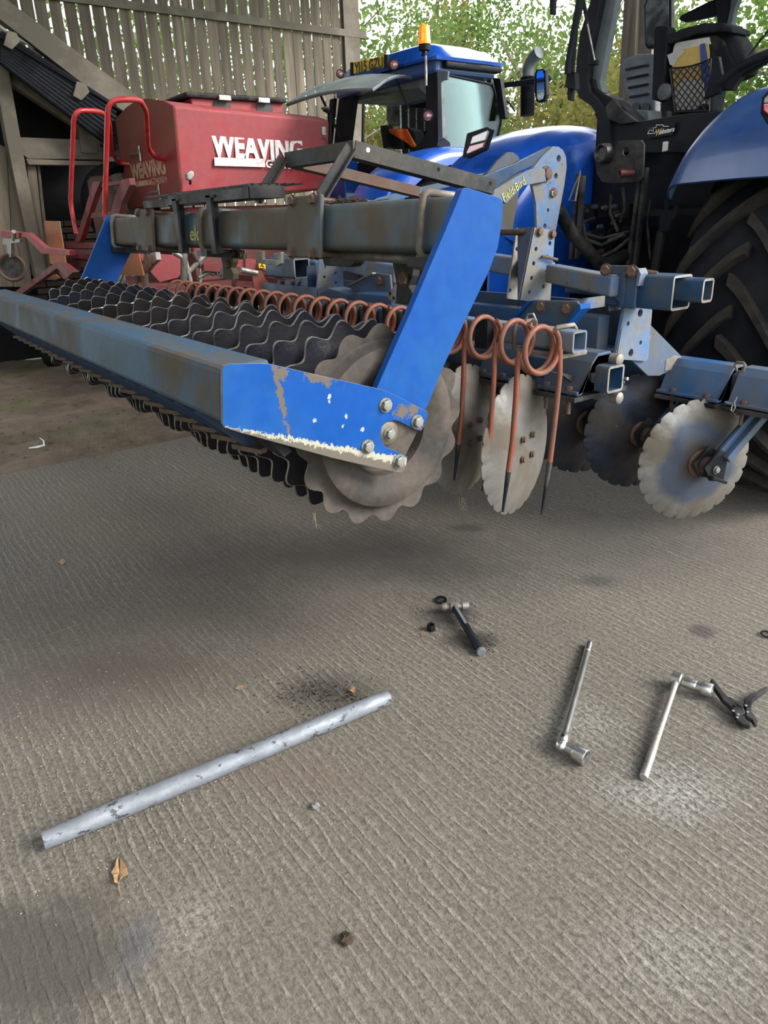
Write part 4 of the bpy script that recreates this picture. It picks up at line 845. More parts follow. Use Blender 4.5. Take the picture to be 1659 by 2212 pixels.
def tyre(par, x0, x1, yc, zc, R, rim, nl=22, phase=0, lugs=True):
    W_ = abs(x1 - x0); xm_ = (x0 + x1) / 2; h = W_ / 2
    def crown(u): return R - .045 - .05 * abs(u) ** 2.6
    prof = [(-h * .55, rim), (-h * .92, rim + .08), (-h * 1.04, (rim + R) / 2), (-h * .98, R - .13)] + [(h * u, crown(u)) for u in (-.9, -.7, -.4, 0, .4, .7, .9)] + [(h * .98, R - .13), (h * 1.04, (rim + R) / 2), (h * .92, rim + .08), (h * .55, rim)]
    t = obj('tyre', MB().lathe(prof, (xm_, yc, zc), (1, 0, 0), 72, closed=True), 'rubber', par, smooth=50)
    if lugs:
        for sd_ in (-1, 1):
            mb = MB(); rows = []
            for k in range(9):
                f = k / 8; u = sd_ * (-.06 + 1.06 * f); ang = -radians(26) * (f ** 1.25); wd = .013 + .006 * (1 - f)
                ux, uz = min(abs(u), 1), 0; x = h * u; rr_ = R if abs(u) < .85 else R - .02 - .4 * (abs(u) - .85)
                row = []
                for (da, dr) in ((-wd * 1.15, -.06), (-wd, 0), (wd, 0), (wd * 1.15, -.06)):
                    a = ang + da / R * 1.4; rad = rr_ - .008 * abs(u) + dr; row.append(V((x, -rad * cos(a), rad * sin(a))))
                rows.append(row)
            mb.grid(rows); e = len(mb.v); mb.f += [(0, 1, 2, 3), (e - 4, e - 3, e - 2, e - 1)]
            me = mb.mesh('lug'); me.materials.append(M['lug'])
            for k in range(nl):
                a = 2 * pi * (k + (.5 if sd_ > 0 else 0)) / nl + phase
                obj('lug', me, None, t, Matrix.Translation((xm_, yc, zc)) @ Matrix.Rotation(-a, 4, 'X'))
    return t
tn = root('tractor', (-2.75, 4.1, 0), 'large blue tractor with black cab at right, hitched to the cultivator', 'tractor')
YA, ZA = 4.1, .95
fender(tn, -2.22, -1.30, YA, ZA, 1.08, 37, 130, 'nhblued', roundin=.10, lip=.09)
lf = fender(tn, -3.30, -4.02, YA, ZA, 1.04, 28, 130, 'nhblue', roundin=.22, inner=.45)
obj('fender_infill', MB().prism([V((-3.31, YA - 1.0 * cos(radians(a)), ZA + .95 * sin(radians(a)))) for a in (28, 50, 70, 90, 110)] + [V((-3.31, YA + .2, ZA)), V((-3.31, YA - .9, ZA))], (-.02, 0, 0)), 'nhblue', tn)
ty = tyre(tn, -2.12, -1.44, YA, ZA, .95, .55, phase=.12)
tyre(tn, -4.1, -3.42, YA, ZA, .95, .55, phase=.3, lugs=False)
for xm_, s in ((-1.78, 1), (-3.76, -1)):
    obj('wheel_rim', MB().lathe([(-.22, .1), (-.05, .3), (-.22, .52), (-.2, .56), (.2, .56), (.22, .52), (.05, .45), (.02, .3)], (xm_, YA, ZA), (1, 0, 0), 40), 'nhblued', tn, smooth=40)
# tail lamps
def P(x, y, s=3.463, ox=1180, oy=0): return (ox + x / s, oy + y / s)
Yl = 3.32
def lampcl(pts, y, nm, mat, t=.03): return obj(nm, plY(pts, y, t), mat, tn, bevel=.006)
q = [(1013, 293), (1050, 279), (1056, 283), (1045, 318), (1012, 335), (1003, 333)]
lampcl([(1008, 288), (1050, 274), (1062, 280), (1048, 324), (1010, 342), (998, 338)], 3.36, 'lamp_housing', 'cab'); lampcl([(1020, 294), (1051, 281), (1055, 285), (1048, 304), (1014, 313)], 3.35, 'tail_lamp', 'lens'); lampcl([(1014, 314), (1048, 305), (1043, 319), (1009, 334), (1006, 330)], 3.35, 'tail_lamp', 'plens')
lampcl([(1645, 210), (1672, 180), (1700, 180), (1700, 270), (1655, 268), (1641, 245)], 3.25, 'lamp_housing', 'cab'); lampcl([(1650, 212), (1672, 190), (1690, 190), (1690, 222), (1648, 224)], 3.24, 'tail_lamp', 'lens'); lampcl([(1647, 224), (1690, 222), (1690, 252), (1660, 250), (1648, 240)], 3.24, 'tail_lamp', 'rlens')
# cab
cb = obj('cab_body', MB().box((-3.28, 4.05, .9), (-2.25, 6.2, 1.86)), 'cab', tn, bevel=.03)
obj('cab_roof', MB().box((-3.7, 3.6, 2.95), (-1.75, 5.6, 3.18)), 'nhblue', tn, bevel=.08)
Yc = 3.86
def cy_(pts, y, t, name, mat, par=tn, **k): return obj(name, plY(pts, y, t), mat, par, bevel=.006, **k)
cy_([(1300, -90), (1275, 0), (1252, 72), (1245, 130), (1241, 185), (1250, 211), (1275, 228), (1289, 248), (1291, 312), (1316, 312), (1316, 262), (1306, 235), (1287, 210), (1273, 198), (1268, 175), (1273, 110), (1296, 0), (1322, -90)], Yc, .06, 'cab_pillar', 'cab')
cy_([(1303, -30), (1335, -30), (1331, 0), (1297, 175), (1302, 200), (1287, 195), (1270, 170), (1274, 110), (1296, 0)], Yc + .05, .05, 'pillar_trim', 'greyp')
cy_([(1275, 170), (1283, 172), (1286, 190), (1298, 200), (1330, 215), (1378, 262), (1480, 246), (1520, 243), (1600, 235), (1600, 330), (1285, 330), (1289, 260), (1280, 225)], Yc + .03, .1, 'rear_cab_panel', 'cab')
cy_([(1322, 210), (1343, 237), (1376, 263), (1340, 270), (1312, 258), (1306, 232)], Yc + .0, .03, 'panel_fold', 'black')
cy_([(1397, 275), (1460, 262), (1452, 293), (1398, 300)], Yc + .012, .006, 'sticker_panel', 'black')
sp0 = aY(1424, 290, Yc + .010); ex_ = (aY(1455, 284, Yc + .010) - sp0)
text('ebsters', sp0, ex_, V((0, 0, 1)), .034, 'trailw', tn, shear=.35, bold=.0004, sx=.9); text('W', sp0 - ex_.normalized() * .026 - V((0, 0, .004)), ex_, V((0, 0, 1)), .044, 'card', tn, shear=.2, bold=.001, sx=.75)
tl = MB(); Q = [(1399, 289), (1404, 280), (1411, 284), (1411, 276), (1417, 276), (1418, 270), (1432, 270), (1433, 273), (1444, 273)]
tl.tube([aY(a, b, Yc + .008) for a, b in Q], .0016, 5); tl.tube([aY(a, b, Yc + .008) for a, b in ((1399, 289), (1414, 288), (1416, 284))], .0016, 5); obj('sticker_outline', tl, 'trailw', tn)
cy_([(1431, 306), (1443, 305), (1441, 326), (1429, 329)], 3.84, .01, 'paper_label', 'paper')
# rear window, opened out on its rail
w1 = MB().tube([aY(1272, -80, 3.62), aY(1252, 0, 3.62), aY(1228, 135, 3.62), aY(1226, 160, 3.62)], .018, 8); obj('window_rail', w1, 'cab', tn, smooth=True)
obj('window_rail', MB().tube([aY(1258, 0, 3.7), aY(1244, 60, 3.7), aY(1236, 150, 3.7), aY(1230, 205, 3.7)], .014, 8), 'cab', tn, smooth=True)
cy_([(1224, 155), (1241, 155), (1243, 195), (1226, 192), (1219, 186)], 3.64, .04, 'window_latch', 'cab')
cy_([(1228, 150), (1236, 150), (1234, 218), (1225, 216)], 3.66, .03, 'window_hinge', 'cab')
obj('gas_strut', MB().tube([aY(1256, -20, 3.75), aY(1269, 52, 3.78)], .010, 8), 'black', tn, smooth=True); obj('gas_strut', MB().tube([aY(1269, 52, 3.78), aY(1286, 137, 3.82)], .005, 8), 'zinc', tn, smooth=True)
cy_([(1268, 135), (1288, 128), (1288, 140), (1270, 142)], 3.80, .03, 'strut_mount', 'cab')
cy_([(1186, -10), (1195, -10), (1194, 32), (1187, 32)], 3.3, .03, 'work_lamp_arm', 'cab')
# seats and furniture
Ys = 4.45
def sy(pts, y, t, name, mat, bv=.03, par=tn):
    o_ = obj(name, plY(pts, y, t), mat, par); b = o_.modifiers.new('r', 'BEVEL'); b.width = bv; b.segments = 3; b.limit_method = 'ANGLE'; b.angle_limit = radians(25); return o_
seat = sy([(1443, 90), (1450, 72), (1480, 60), (1540, 58), (1583, 68), (1600, 92), (1614, 130), (1612, 158), (1588, 170), (1545, 185), (1535, 242), (1450, 244), (1440, 180), (1440, 120)], Ys, .14, 'seat_back', 'fabric', .02)
sy([(1438, 92), (1441, 78), (1470, 62), (1520, 49), (1560, 49), (1582, 60), (1581, 71), (1555, 68), (1500, 74), (1444, 96)], Ys - .07, .2, 'seat_head_roll', 'fabric', .02)
sy([(1450, 100), (1475, 84), (1545, 74), (1560, 85), (1576, 120), (1592, 150), (1545, 185), (1470, 210), (1446, 160)], Ys - .03, .03, 'seat_shell', 'black', .01)
sy([(1425, 230), (1427, 213), (1445, 205), (1456, 215), (1456, 255), (1424, 250)], Ys - .05, .15, 'seat_bolster', 'fabric', .02)
obj('seat_knob', MB().lathe([(0, .045), (-.03, .045), (-.036, .035), (-.036, .01)], aY(1440, 199, Ys - .06), (0, 1, 0), 20), 'greyp', tn, smooth=40)
nm_ = MB(); Yn = Ys - .075
tl_, tr_, br_, bl_ = (1447, 147), (1536, 127), (1532, 240), (1458, 242)
def nq(u, v): 
    a = (tl_[0] + (tr_[0] - tl_[0]) * u, tl_[1] + (tr_[1] - tl_[1]) * u + 6 * sin(pi * u)); b = (bl_[0] + (br_[0] - bl_[0]) * u, bl_[1] + (br_[1] - bl_[1]) * u)
    return aY(a[0] + (b[0] - a[0]) * v, a[1] + (b[1] - a[1]) * v, Yn)
K = 6
for i in range(-K, K + 1):
    for s in (1, -1):
        pts = []
        for j in range(0, 13):
            v = j / 12; u = (i / K + v * .9) if s == 1 else (i / K + 1 - v * .9 - 0)
            if 0 <= u <= 1: pts.append(nq(u, v))
        if len(pts) > 1: nm_.tube(pts, .0036, 4)
for e in ([nq(u / 10, 0) for u in range(11)], [nq(0, v / 4) for v in range(5)], [nq(1, v / 4) for v in range(5)], [nq(u / 4, 1) for u in range(5)]): nm_.tube(e, .005, 5)
obj('seat_net', nm_, 'ink', tn)
def paper(pts, y, mat, nm, lab, cat): o_ = obj(nm, plY(pts, y, .006), mat); tag(o_, lab, cat); return o_
paper([(1450, 122), (1470, 108), (1530, 94), (1532, 110), (1530, 225), (1458, 225)], Ys - .048, 'card', 'card_folder', 'tan card folder stuffed in the net behind the driver seat', 'folder')
paper([(1456, 100), (1460, 92), (1532, 80), (1535, 95), (1528, 97), (1470, 110), (1452, 118)], Ys - .040, 'paper', 'paper_sheet', 'white paper sheet sticking out above the tan folder', 'paper')
paper([(1441, 119), (1466, 108), (1480, 110), (1460, 130), (1455, 142), (1447, 140)], Ys - .058, 'paper', 'crumpled_paper', 'curled white paper corner at the left of the net pocket', 'paper')
paper([(1512, 96), (1522, 93), (1534, 160), (1530, 215), (1516, 200)], Ys - .052, 'bfold', 'blue_folder', 'dark blue folder at the right of the net pocket', 'folder')
paper([(1456, 190), (1480, 172), (1518, 175), (1522, 222), (1500, 236), (1462, 238)], Ys - .062, 'paper', 'folded_papers', 'crumpled pale papers low in the net pocket', 'paper')
gs = sy([(1341, 140), (1349, 126), (1375, 117), (1412, 116), (1414, 252), (1368, 245), (1357, 215), (1346, 185)], 4.9, .08, 'passenger_seat_back', 'greyp', .02)
for k in range(4): obj('seat_rib', MB().tube([aY(1351 + k * 3, 150 + k * 20, 4.89), aY(1400, 140 + k * 21, 4.89)], .007, 6), 'black', gs, smooth=True)
for px in (1372, 1393): obj('cup_recess', MB().lathe([(0, .035), (.02, .03)], aY(px, 234, 4.885), (0, 1, 0), 14), 'ink', gs)
sy([(1407, 215), (1412, 62), (1418, 56), (1438, 56), (1443, 62), (1430, 222)], 4.38, .09, 'armrest', 'cab', .01); sy([(1430, 222), (1443, 60), (1452, 70), (1442, 150), (1440, 225)], 4.45, .06, 'armrest_pad', 'greyp', .008)
sy([(1345, 236), (1400, 238), (1402, 262), (1376, 264)], 4.2, .3, 'side_console', 'greyp', .01); sy([(1322, 214), (1350, 219), (1357, 234), (1330, 232)], 4.3, .05, 'monitor', 'black', .006)
sy([(1428, 240), (1441, 239), (1441, 255), (1428, 256)], 4.0, .05, 'socket_box', 'cab', .006)
mr = sy([(1390, 12), (1399, -12), (1450, -12), (1450, 60), (1444, 100), (1398, 106), (1392, 98)], 5.6, .05, 'door_mirror', 'cab', .012); obj('mirror_glass', plY([(1394, 14), (1402, -8), (1444, -8), (1444, 60), (1438, 92), (1400, 99), (1395, 92)], 5.592, .006), 'mirrord', mr)
sy([(1464, 42), (1470, 33), (1525, 5), (1552, -6), (1556, 20), (1545, 34), (1480, 48)], 5.0, .05, 'sun_visor', 'cab', .01)
cy_([(1541, -40), (1584, -40), (1578, 20), (1569, 50), (1549, 50), (1547, 20)], 4.9, .05, 'front_pillar', 'cab'); cy_([(1584, -40), (1610, -40), (1586, 20), (1579, 60), (1569, 52), (1576, 20)], 4.88, .05, 'pillar_trim', 'greyp')
obj('window_glass', MB().prism([V((-2.2, 4.6, 1.9)), V((-2.2, 5.9, 1.75)), V((-2.2, 5.9, 2.95)), V((-2.2, 4.6, 2.95))], (.006, 0, 0)), 'glass2', tn)
cy_([(1560, 170), (1575, 150), (1600, 140), (1660, 108), (1700, 85), (1700, 105), (1660, 130), (1600, 165), (1580, 195), (1556, 195)], 4.2, .05, 'wiper_arm', 'cab')
obj('cab_hose', MB().tube([aY(a, b, 4.1) for a, b in ((1553, 180), (1590, 150), (1630, 128), (1700, 100))], .022, 8), 'cab', tn, smooth=True)
obj('cab_cable', MB().tube([aY(a, b, 4.3) for a, b in ((1615, 124), (1640, 90), (1690, 30))], .005, 6), 'black', tn)
cy_([(1533, 168), (1538, 124), (1552, 121), (1560, 165), (1555, 200), (1520, 215)], 4.18, .03, 'seat_bracket', 'cab')
# rear housing, hoses, linkage
obj('rear_axle_housing', MB().box((-3.1, 3.95, .5), (-2.4, 5.2, 1.5)), 'dark', tn, bevel=.05)
obj('axle_tube', MB().tube([(-3.5, YA, ZA), (-2.0, YA, ZA)], .16, 16), 'dark', tn)
bp_ = obj('socket_bracket', MB().holed([aY(*p, 3.55) for p in ((1284, 335), (1290, 320), (1304, 313), (1318, 312), (1330, 306), (1346, 303), (1384, 302), (1391, 312), (1388, 383), (1381, 392), (1322, 396), (1300, 392), (1289, 374))], [(aY(1352, 327, 3.55), .022), (aY(1366, 316, 3.55), .005)], (0, .012, 0)), 'black', tn)
obj('round_socket', MB().lathe([(0, .05), (-.05, .05), (-.055, .042), (-.04, .03)], aY(1313, 332, 3.55), (.15, 1, 0), 20), 'ink', tn, smooth=40)
obj('red_coupling', MB().lathe([(.09, .02), (-.01, .02), (-.01, .016), (.03, .014)], aY(1342, 374, 3.5), (.5, 1, .0), 16), flat('dull_red_plastic', (.09, .02, .02), .5), tn, smooth=40)
for (a, b, c_, d_) in ((1250, 375, 1234, 560), (1260, 380, 1246, 560), (1386, 362, 1358, 575), (1396, 362, 1372, 575)):
    obj('guard_rail', MB().bar(aY(a, b, 3.6), aY(c_, d_, 3.6), .02, .03, (0, 1, 0)), 'black', tn, bevel=.003)
rr = random.Random(11)
for k in range(8):
    px = 1262 + (k % 4) * 26 + rr.uniform(-4, 4); py = 440 + (k // 4) * 55 + rr.uniform(-6, 6); obj('valve_block', MB().box(aY(px, py, 3.75), aY(px + 20, py + 32, 3.75) + V((0, .12, 0))), 'dark', tn, bevel=.006)
for k in range(22):
    px = rr.uniform(1256, 1362); py = rr.uniform(445, 560); p = aY(px, py, 3.7); obj('hydraulic_fitting', MB().lathe([(0, .013), (-.02, .013), (-.022, .009), (-.04, .009)], p, (0, 1, 0), 8), rr.choice(['dark', 'black', 'dark', 'deep', 'rusty']), tn)
for pts, r in ((((1270, 455), (1248, 462), (1243, 490), (1262, 515), (1300, 530), (1350, 505)), .011), (((1285, 470), (1260, 480), (1265, 510), (1290, 560)), .009), (((1248, 500), (1300, 515), (1360, 500)), .008), (((1290, 560), (1330, 540), (1365, 512)), .011), (((1320, 420), (1318, 460), (1335, 500)), .009), (((1405, 430), (1398, 480), (1405, 560)), .007), (((1345, 405), (1350, 450), (1340, 480)), .009)):
    obj('hydraulic_hose', MB().tube([aY(a, b, 3.62) for a, b in pts], r, 8), 'black', tn, smooth=True)
obj('top_link', MB().tube([aY(1205, 452, 3.1), aY(1232, 500, 3.3), aY(1300, 575, 3.6)], .035, 12), 'black', tn, smooth=True)
obj('lift_cylinder', MB().tube([aY(1298, 575, 3.3), aY(1352, 550, 3.45)], .03, 12), 'dark', tn, smooth=True)
lk = obj('lift_rod', MB().tube([aY(1428, 500, 3.35), aY(1410, 610, 3.3)], .022, 10), 'dark', tn, smooth=True)
obj('rod_yoke', plY([(1434, 432), (1441, 434), (1440, 452), (1452, 458), (1456, 442), (1463, 448), (1458, 466), (1448, 480), (1440, 502), (1421, 500), (1424, 470), (1433, 460)], 3.33, .02), 'dark', lk, bevel=.004)
obj('lower_link', MB().bar((-2.35, 3.9, .75), (-2.2, 2.7, .85), .04, .09), 'dark', tn, bevel=.01); obj('lower_link', MB().bar((-3.15, 3.9, .75), (-3.3, 2.7, .85), .04, .09), 'dark', tn, bevel=.01)
obj('warning_triangle', MB().tube([aY(1229, 433, 3.55), aY(1254, 370, 3.55), aY(1243, 434, 3.55)], .005, 5, closed=True), 'zinc', tn)

# ---- far tractor
tf = root('tractor', (-6.8, 6.0, 0), 'second blue tractor with orange beacon, parked between drill and near tractor', 'tractor')
YR, XR, XLf = 5.0, -5.92, -7.62
def fy(pts, y, t, name, mat, par=tf, bv=.004, **k): return obj(name, plY(pts, y, t), mat, par, bevel=bv, **k)
zr = aY(860, 150, YR).z
rows = []
for j in range(9):
    f = j / 8; yy = YR - .06 + .84 * f; row = []
    for i in range(13):
        g = i / 12; x = XLf - .02 + (XR + .1 - XLf) * g; e = (1 - abs(2 * g - 1) ** 5) ; e2 = (1 - abs(2 * f - 1) ** 5)
        row.append(V((x, yy, zr - .02 + .17 * min(e, e2) + .02 * sin(pi * g))))
    rows.append(row)
rfm = MB().grid(rows, -.03); obj('cab_roof', rfm, 'nhblue', tf, smooth=60)
obj('roof_skirt', MB().box((XLf + .02, YR - .02, zr - .12), (XR + .02, YR + .74, zr + .02)), 'nhblued', tf, bevel=.03)
obj('roof_lip', MB().box((XR - .02, YR + .06, zr - .075), (XR + .08, YR + .78, zr - .02)), 'cab', tf, bevel=.02)
obj('cab_headliner', MB().box((XLf + .1, YR + .1, zr - .16), (XR - .1, YR + .74, zr - .12)), 'greyp', tf)
pltp = fy([(762, 135), (829, 120), (830, 145), (762, 160)], YR - .09, .012, 'number_plate', 'plate', bv=.002)
a0 = aY(766, 157, YR - .095); a1 = aY(826, 144, YR - .095)
text('YJ15 GZU', a0 + V((.02, -.012, -.012)), a1 - a0, V((0, 0, 1)), .135, 'ink', pltp, sx=.86, bold=.003)
fy([(756, 135), (762, 134), (762, 162), (756, 163)], YR - .1, .03, 'plate_bracket', 'cab'); fy([(829, 118), (836, 117), (836, 146), (829, 147)], YR - .1, .03, 'plate_bracket', 'cab')
def rlamp(px, py, y, r, par=tf, name='work_lamp'):
    p = aY(px, py, y); d = (CAM - p); d.z *= .3; d.normalize(); l = obj(name, MB().lathe([(-.08, r * .5), (-.04, r), (.0, r), (.004, r * .86), (-.01, r * .84)], p, d, 20), 'cab', par, smooth=40)
    obj('lamp_lens', MB().lathe([(-.004, r * .85), (.002, r * .5), (.004, .01)], p, d, 18), 'plens', l, smooth=True); return l
rlamp(851, 139, YR - .14, .048); rlamp(735, 159, YR - .10, .042); rlamp(924, 250, YR - .14, .05)
# beacon
p = aY(917, 108, YR - .10); k_ = (aY(917, 55, YR - .10).z - p.z)
bc = obj('beacon_stem', MB().tube([aY(921, 185, YR - .1), aY(920, 130, YR - .1), aY(918, 105, YR - .1)], .012, 8), 'zinc', tf, smooth=True)
obj('beacon_base', MB().lathe([(.0, .03), (.03, .02), (.04, .052), (.10, .052)], aY(917, 120, YR - .1), (0, 0, 1), 20), 'cab', bc, smooth=40)
b0 = aY(917, 96, YR - .1); hh = aY(917, 54, YR - .1).z - b0.z
obj('beacon_lens', MB().lathe([(0, .058), (hh * .2, .058), (hh * .25, .053), (hh * .8, .048), (hh * .93, .042), (hh, .03)], b0, (0, 0, 1), 24), 'amber', bc, smooth=40)
# cab pillars (rear plane) and lower frame
fy([(927, 150), (944, 152), (946, 300), (960, 318), (934, 330), (890, 322), (912, 305), (921, 285), (919, 170)], YR, .07, 'cab_pillar', 'cab')
fy([(944, 152), (952, 155), (956, 300), (948, 305)], YR - .03, .04, 'window_hinge_strip', 'greyp')
fy([(946, 150), (968, 154), (966, 172), (948, 176)], YR - .02, .02, 'hinge_plate', 'greyp'); fy([(948, 288), (972, 308), (973, 320), (944, 316)], YR - .02, .02, 'hinge_plate', 'greyp')
fy([(733, 205), (752, 190), (765, 195), (748, 330), (738, 400), (716, 402), (722, 300)], YR + .02, .07, 'cab_pillar', 'cab')
fy([(712, 215), (722, 212), (712, 320), (704, 320)], YR - .05, .04, 'window_hinge_strip', 'cab')
fy([(735, 190), (925, 160), (928, 175), (925, 210), (905, 190), (740, 210)], YR + .04, .05, 'headliner_trim', 'greyp')
fy([(785, 345), (935, 320), (960, 335), (960, 400), (760, 420), (760, 360)], YR + .1, .05, 'rear_cab_panel', 'cab')
for a, b in (((786, 190), (783, 340)),): obj('front_pillar', MB().bar(aY(*a, YR + 1.4), aY(*b, YR + 1.4), .03, .03, (0, 1, 0)), 'cab', tf)
0 and obj('mudguard_strip', MB().bar(aY(901, 225, YR + .8), aY(904, 290, YR + .8), .03, .02, (0, 1, 0)), 'yellow', tf)
# side glass and its frame
gx = XR + .03
gq = [aX(948, 158, gx), aX(1062, 182, gx), aX(1068, 195, gx), aX(1083, 262, gx), aX(1074, 300, gx), aX(1000, 334, gx), aX(968, 318, gx), aX(955, 280, gx)]
sgl = obj('door_glass', MB().prism(gq, (-.008, 0, 0)), 'glass2', tf); obj('glass_edge', MB().tube([v + V((.004, 0, 0)) for v in gq], .010, 6, closed=True), 'cab', sgl)
fy([(1064, 168), (1080, 170), (1092, 255), (1082, 258)], aX(1075, 200, gx).y, .05, 'cab_pillar', 'cab')
obj('steering_column', MB().tube([(-6.9, 6.2, 1.3), (-6.9, 5.9, 2.1)], .05, 8), 'cab', tf)
obj('rear_window_frame_glass', MB().prism([V((XLf + .1, YR + .8, 1.9)), V((XR - .1, YR + .8, 1.9)), V((XR - .1, YR + .8, zr - .1)), V((XLf + .1, YR + .8, zr - .1))], (0, .006, 0)), 'glass', tf)
# open rear window, hinged at the top
A, B = aY(748, 176, YR - .05), aY(888, 168, YR - .05)
Cc, D = aX(806, 194, -6.02), aX(622, 226, -7.25)
rows = []
for i in range(9):
    f = i / 8; r_ = []
    for j in range(11):
        g = j / 10; p = (A.lerp(D, f)).lerp(B.lerp(Cc, f), g); p.z += .05 * sin(pi * f) * (1) + .04 * sin(pi * g); r_.append(p)
    rows.append(r_)
wg = obj('rear_window', MB().grid(rows, .008), 'sheenglass', tf, smooth=60)
edge = [rows[0][j] for j in range(11)] + [rows[i][10] for i in range(1, 9)] + [rows[8][j] for j in range(9, -1, -1)] + [rows[i][0] for i in range(7, 0, -1)]
obj('window_frame', MB().tube(edge, .016, 6, closed=True), 'greyp', wg, smooth=True)
obj('window_strut', MB().tube([rows[5][1], aY(738, 302, YR)], .012, 6), 'black', tf); obj('window_strut', MB().tube([rows[2][9], aY(882, 233, YR + .3)], .010, 6), 'black', tf)
obj('wiper', MB().tube([rows[7][3] + V((0, 0, -.01)), rows[4][3] + V((0, 0, -.03)), rows[1][2]], .014, 6), 'black', wg)
# seat in the far cab, jacket on it, mirror
fs_ = fy([(821, 272), (833, 270), (838, 318), (828, 322)], YR + .35, .1, 'armrest', 'cab'); fy([(830, 288), (850, 278), (880, 276), (893, 284), (900, 320), (838, 322)], YR + .5, .15, 'seat_back', 'fabric', bv=.02)
fy([(833, 288), (862, 287), (868, 318), (838, 320)], YR + .4, .06, 'headrest', 'cab', bv=.02)
jk = MB(); rws = []
for i in range(9):
    f = i / 8; a = (835 + 40 * f, 279 + 16 * f); b = (880 + 26 * f, 279 + 40 * f)
    rws.append([aY(a[0] + (b[0] - a[0]) * g + 0, a[1] + (b[1] - a[1]) * g + 8 * f * (1 + .4 * sin(6 * g)), YR + .38 + .03 * sin(9 * g + 4 * f)) for g in [t / 8 for t in range(9)]])
jk.grid(rws, .015); jo = obj('safety_jacket', jk, 'orange', smooth=60); tag(jo, 'bright orange hi-vis jacket thrown over the seat in the far tractor', 'jacket')
me_ = fy([(834, 219), (840, 214), (858, 213), (866, 220), (867, 265), (862, 273), (840, 272), (835, 260)], YR + .9, .03, 'cab_mirror', 'greyp'); obj('mirror_glass', plY([(837, 220), (842, 217), (857, 216), (863, 222), (864, 264), (860, 269), (842, 269), (838, 260)], YR + .895, .004), 'mirrord', me_)
# door mirror, arm, exhaust
Ym = 6.3
mm_ = fy([(1154, 160), (1158, 150), (1172, 148), (1178, 153), (1180, 205), (1176, 218), (1164, 222), (1157, 218), (1154, 200)], Ym, .05, 'door_mirror', 'cab', bv=.01); obj('mirror_glass', plY([(1159, 160), (1162, 153), (1172, 152), (1175, 160), (1176, 204), (1173, 214), (1164, 217), (1160, 212)], Ym - .006, .005), 'mirror', mm_)
obj('mirror_arm', MB().bar(aY(1074, 186, Ym + .05), aY(1156, 176, Ym + .05), .03, .05), 'cab', tf, bevel=.005); obj('mirror_hose', MB().tube([aY(1080, 212, Ym), aY(1100, 222, Ym), aY(1112, 240, Ym)], .01, 6), 'cab', tf, smooth=True)
ex0 = [aY(1139, 250, 6.9), aY(1140, 165, 6.9)]
rib = [(0, .075)] ; L_ = (ex0[1] - ex0[0]).length
pr2 = [];  nn_ = 34
for k in range(nn_): pr2 += [(L_ * k / nn_, .082), (L_ * (k + .5) / nn_, .074)]
obj('exhaust_guard', MB().lathe(pr2, ex0[0], ex0[1] - ex0[0], 18), 'cab', tf, smooth=30); obj('exhaust_pipe', MB().tube([aY(a, b, 6.9) for a, b in ((1140, 165), (1141, 150), (1145, 136), (1152, 124), (1164, 113))], [.06, .062, .062, .062, .066], 14), 'greyp', tf, smooth=True)
p = aY(1186, 169, 6.6); obj('lamp_bud', MB().sphere(p, .03, 10, 8), 'cab', tf, smooth=True)
# fenders, bonnet, wheels
fender(tf, -6.0, -5.3, 4.78, .95, 1.09, 38, 125, 'nhblue', roundin=.18)
fender(tf, -7.55, -8.2, 5.6, .95, 1.02, 22, 120, 'nhblued', roundin=.2, inner=.3)
tyre(tf, -6.0, -5.35, 4.78, .95, .95, .5, phase=.1, lugs=False); tyre(tf, -8.2, -7.6, 5.6, .92, .92, .5, lugs=False)
obj('bonnet', MB().box((-7.15, 6.8, 1.2), (-6.4, 8.6, 1.95)), 'nhblue', tf, bevel=.08)
obj('transmission', MB().box((-7.1, 5.3, .5), (-6.45, 7.5, 1.6)), 'dark', tf, bevel=.05)
for x0_ in (-7.6, -6.4): tyre(tf, x0_ - .4, x0_ + .1, 8.2, .65, .65, .35, lugs=False)
fy([(712, 372), (742, 345), (745, 440), (712, 440)], YR - .1, .2, 'left_fender_patch', 'nhblue', bv=.02)  # added box standing in for the blue of the left fender
fy([(1050, 380), (895, 365), (862, 372), (870, 410), (1000, 410)], YR - .0, .03, 'linkage_guard', 'dred')
# ---------------------------------------------------------------- red seed drill
dr = root('seed_drill', (-7.8, 3.6, 0), 'dusty red seed drill with white lettering behind the cultivator', 'drill')
XD = -7.0
def dX(pts, name, mat, x=XD, t=-.02, par=dr, bv=.004, **k): return obj(name, plX(pts, x, t), mat, par, bevel=bv, **k)
def dY(pts, y, name, mat, t=.02, par=dr, bv=.003, **k): return obj(name, plY(pts, y, t), mat, par, bevel=bv, **k)
f0, f1, f2, f3 = aX(372, 226, XD), aX(708, 258, XD), aX(712, 408, XD), aX(394, 432, XD)
zt0, zt1, zb1 = f0.z, f1.z, f3.z
zt = (zt0 + zt1) / 2; ya, yb2 = f0.y, f1.y
q3 = aY(320, 212, ya)
sec = [aY(a, b, ya) for a, b in ((393, 432), (375, 229), (356, 218), (320, 213), (298, 216), (274, 232), (247, 262), (272, 452))]
kz = lambda z: f2.z + (z - f3.z) * (f1.z - f2.z) / (f0.z - f3.z)
ns = len(sec); sec2 = [V((v.x, yb2, kz(v.z))) for v in sec]
tk = obj('hopper', MB().add(sec + sec2, [tuple(range(ns)), tuple(range(ns, 2 * ns))[::-1]] + [(i, (i + 1) % ns, ns + (i + 1) % ns, ns + i) for i in range(ns)]), 'red', dr, bevel=.02)
obj('hopper_end', MB().prism([v + V((0, -.006, 0)) for v in sec], (0, .004, 0)), 'endred', tk)
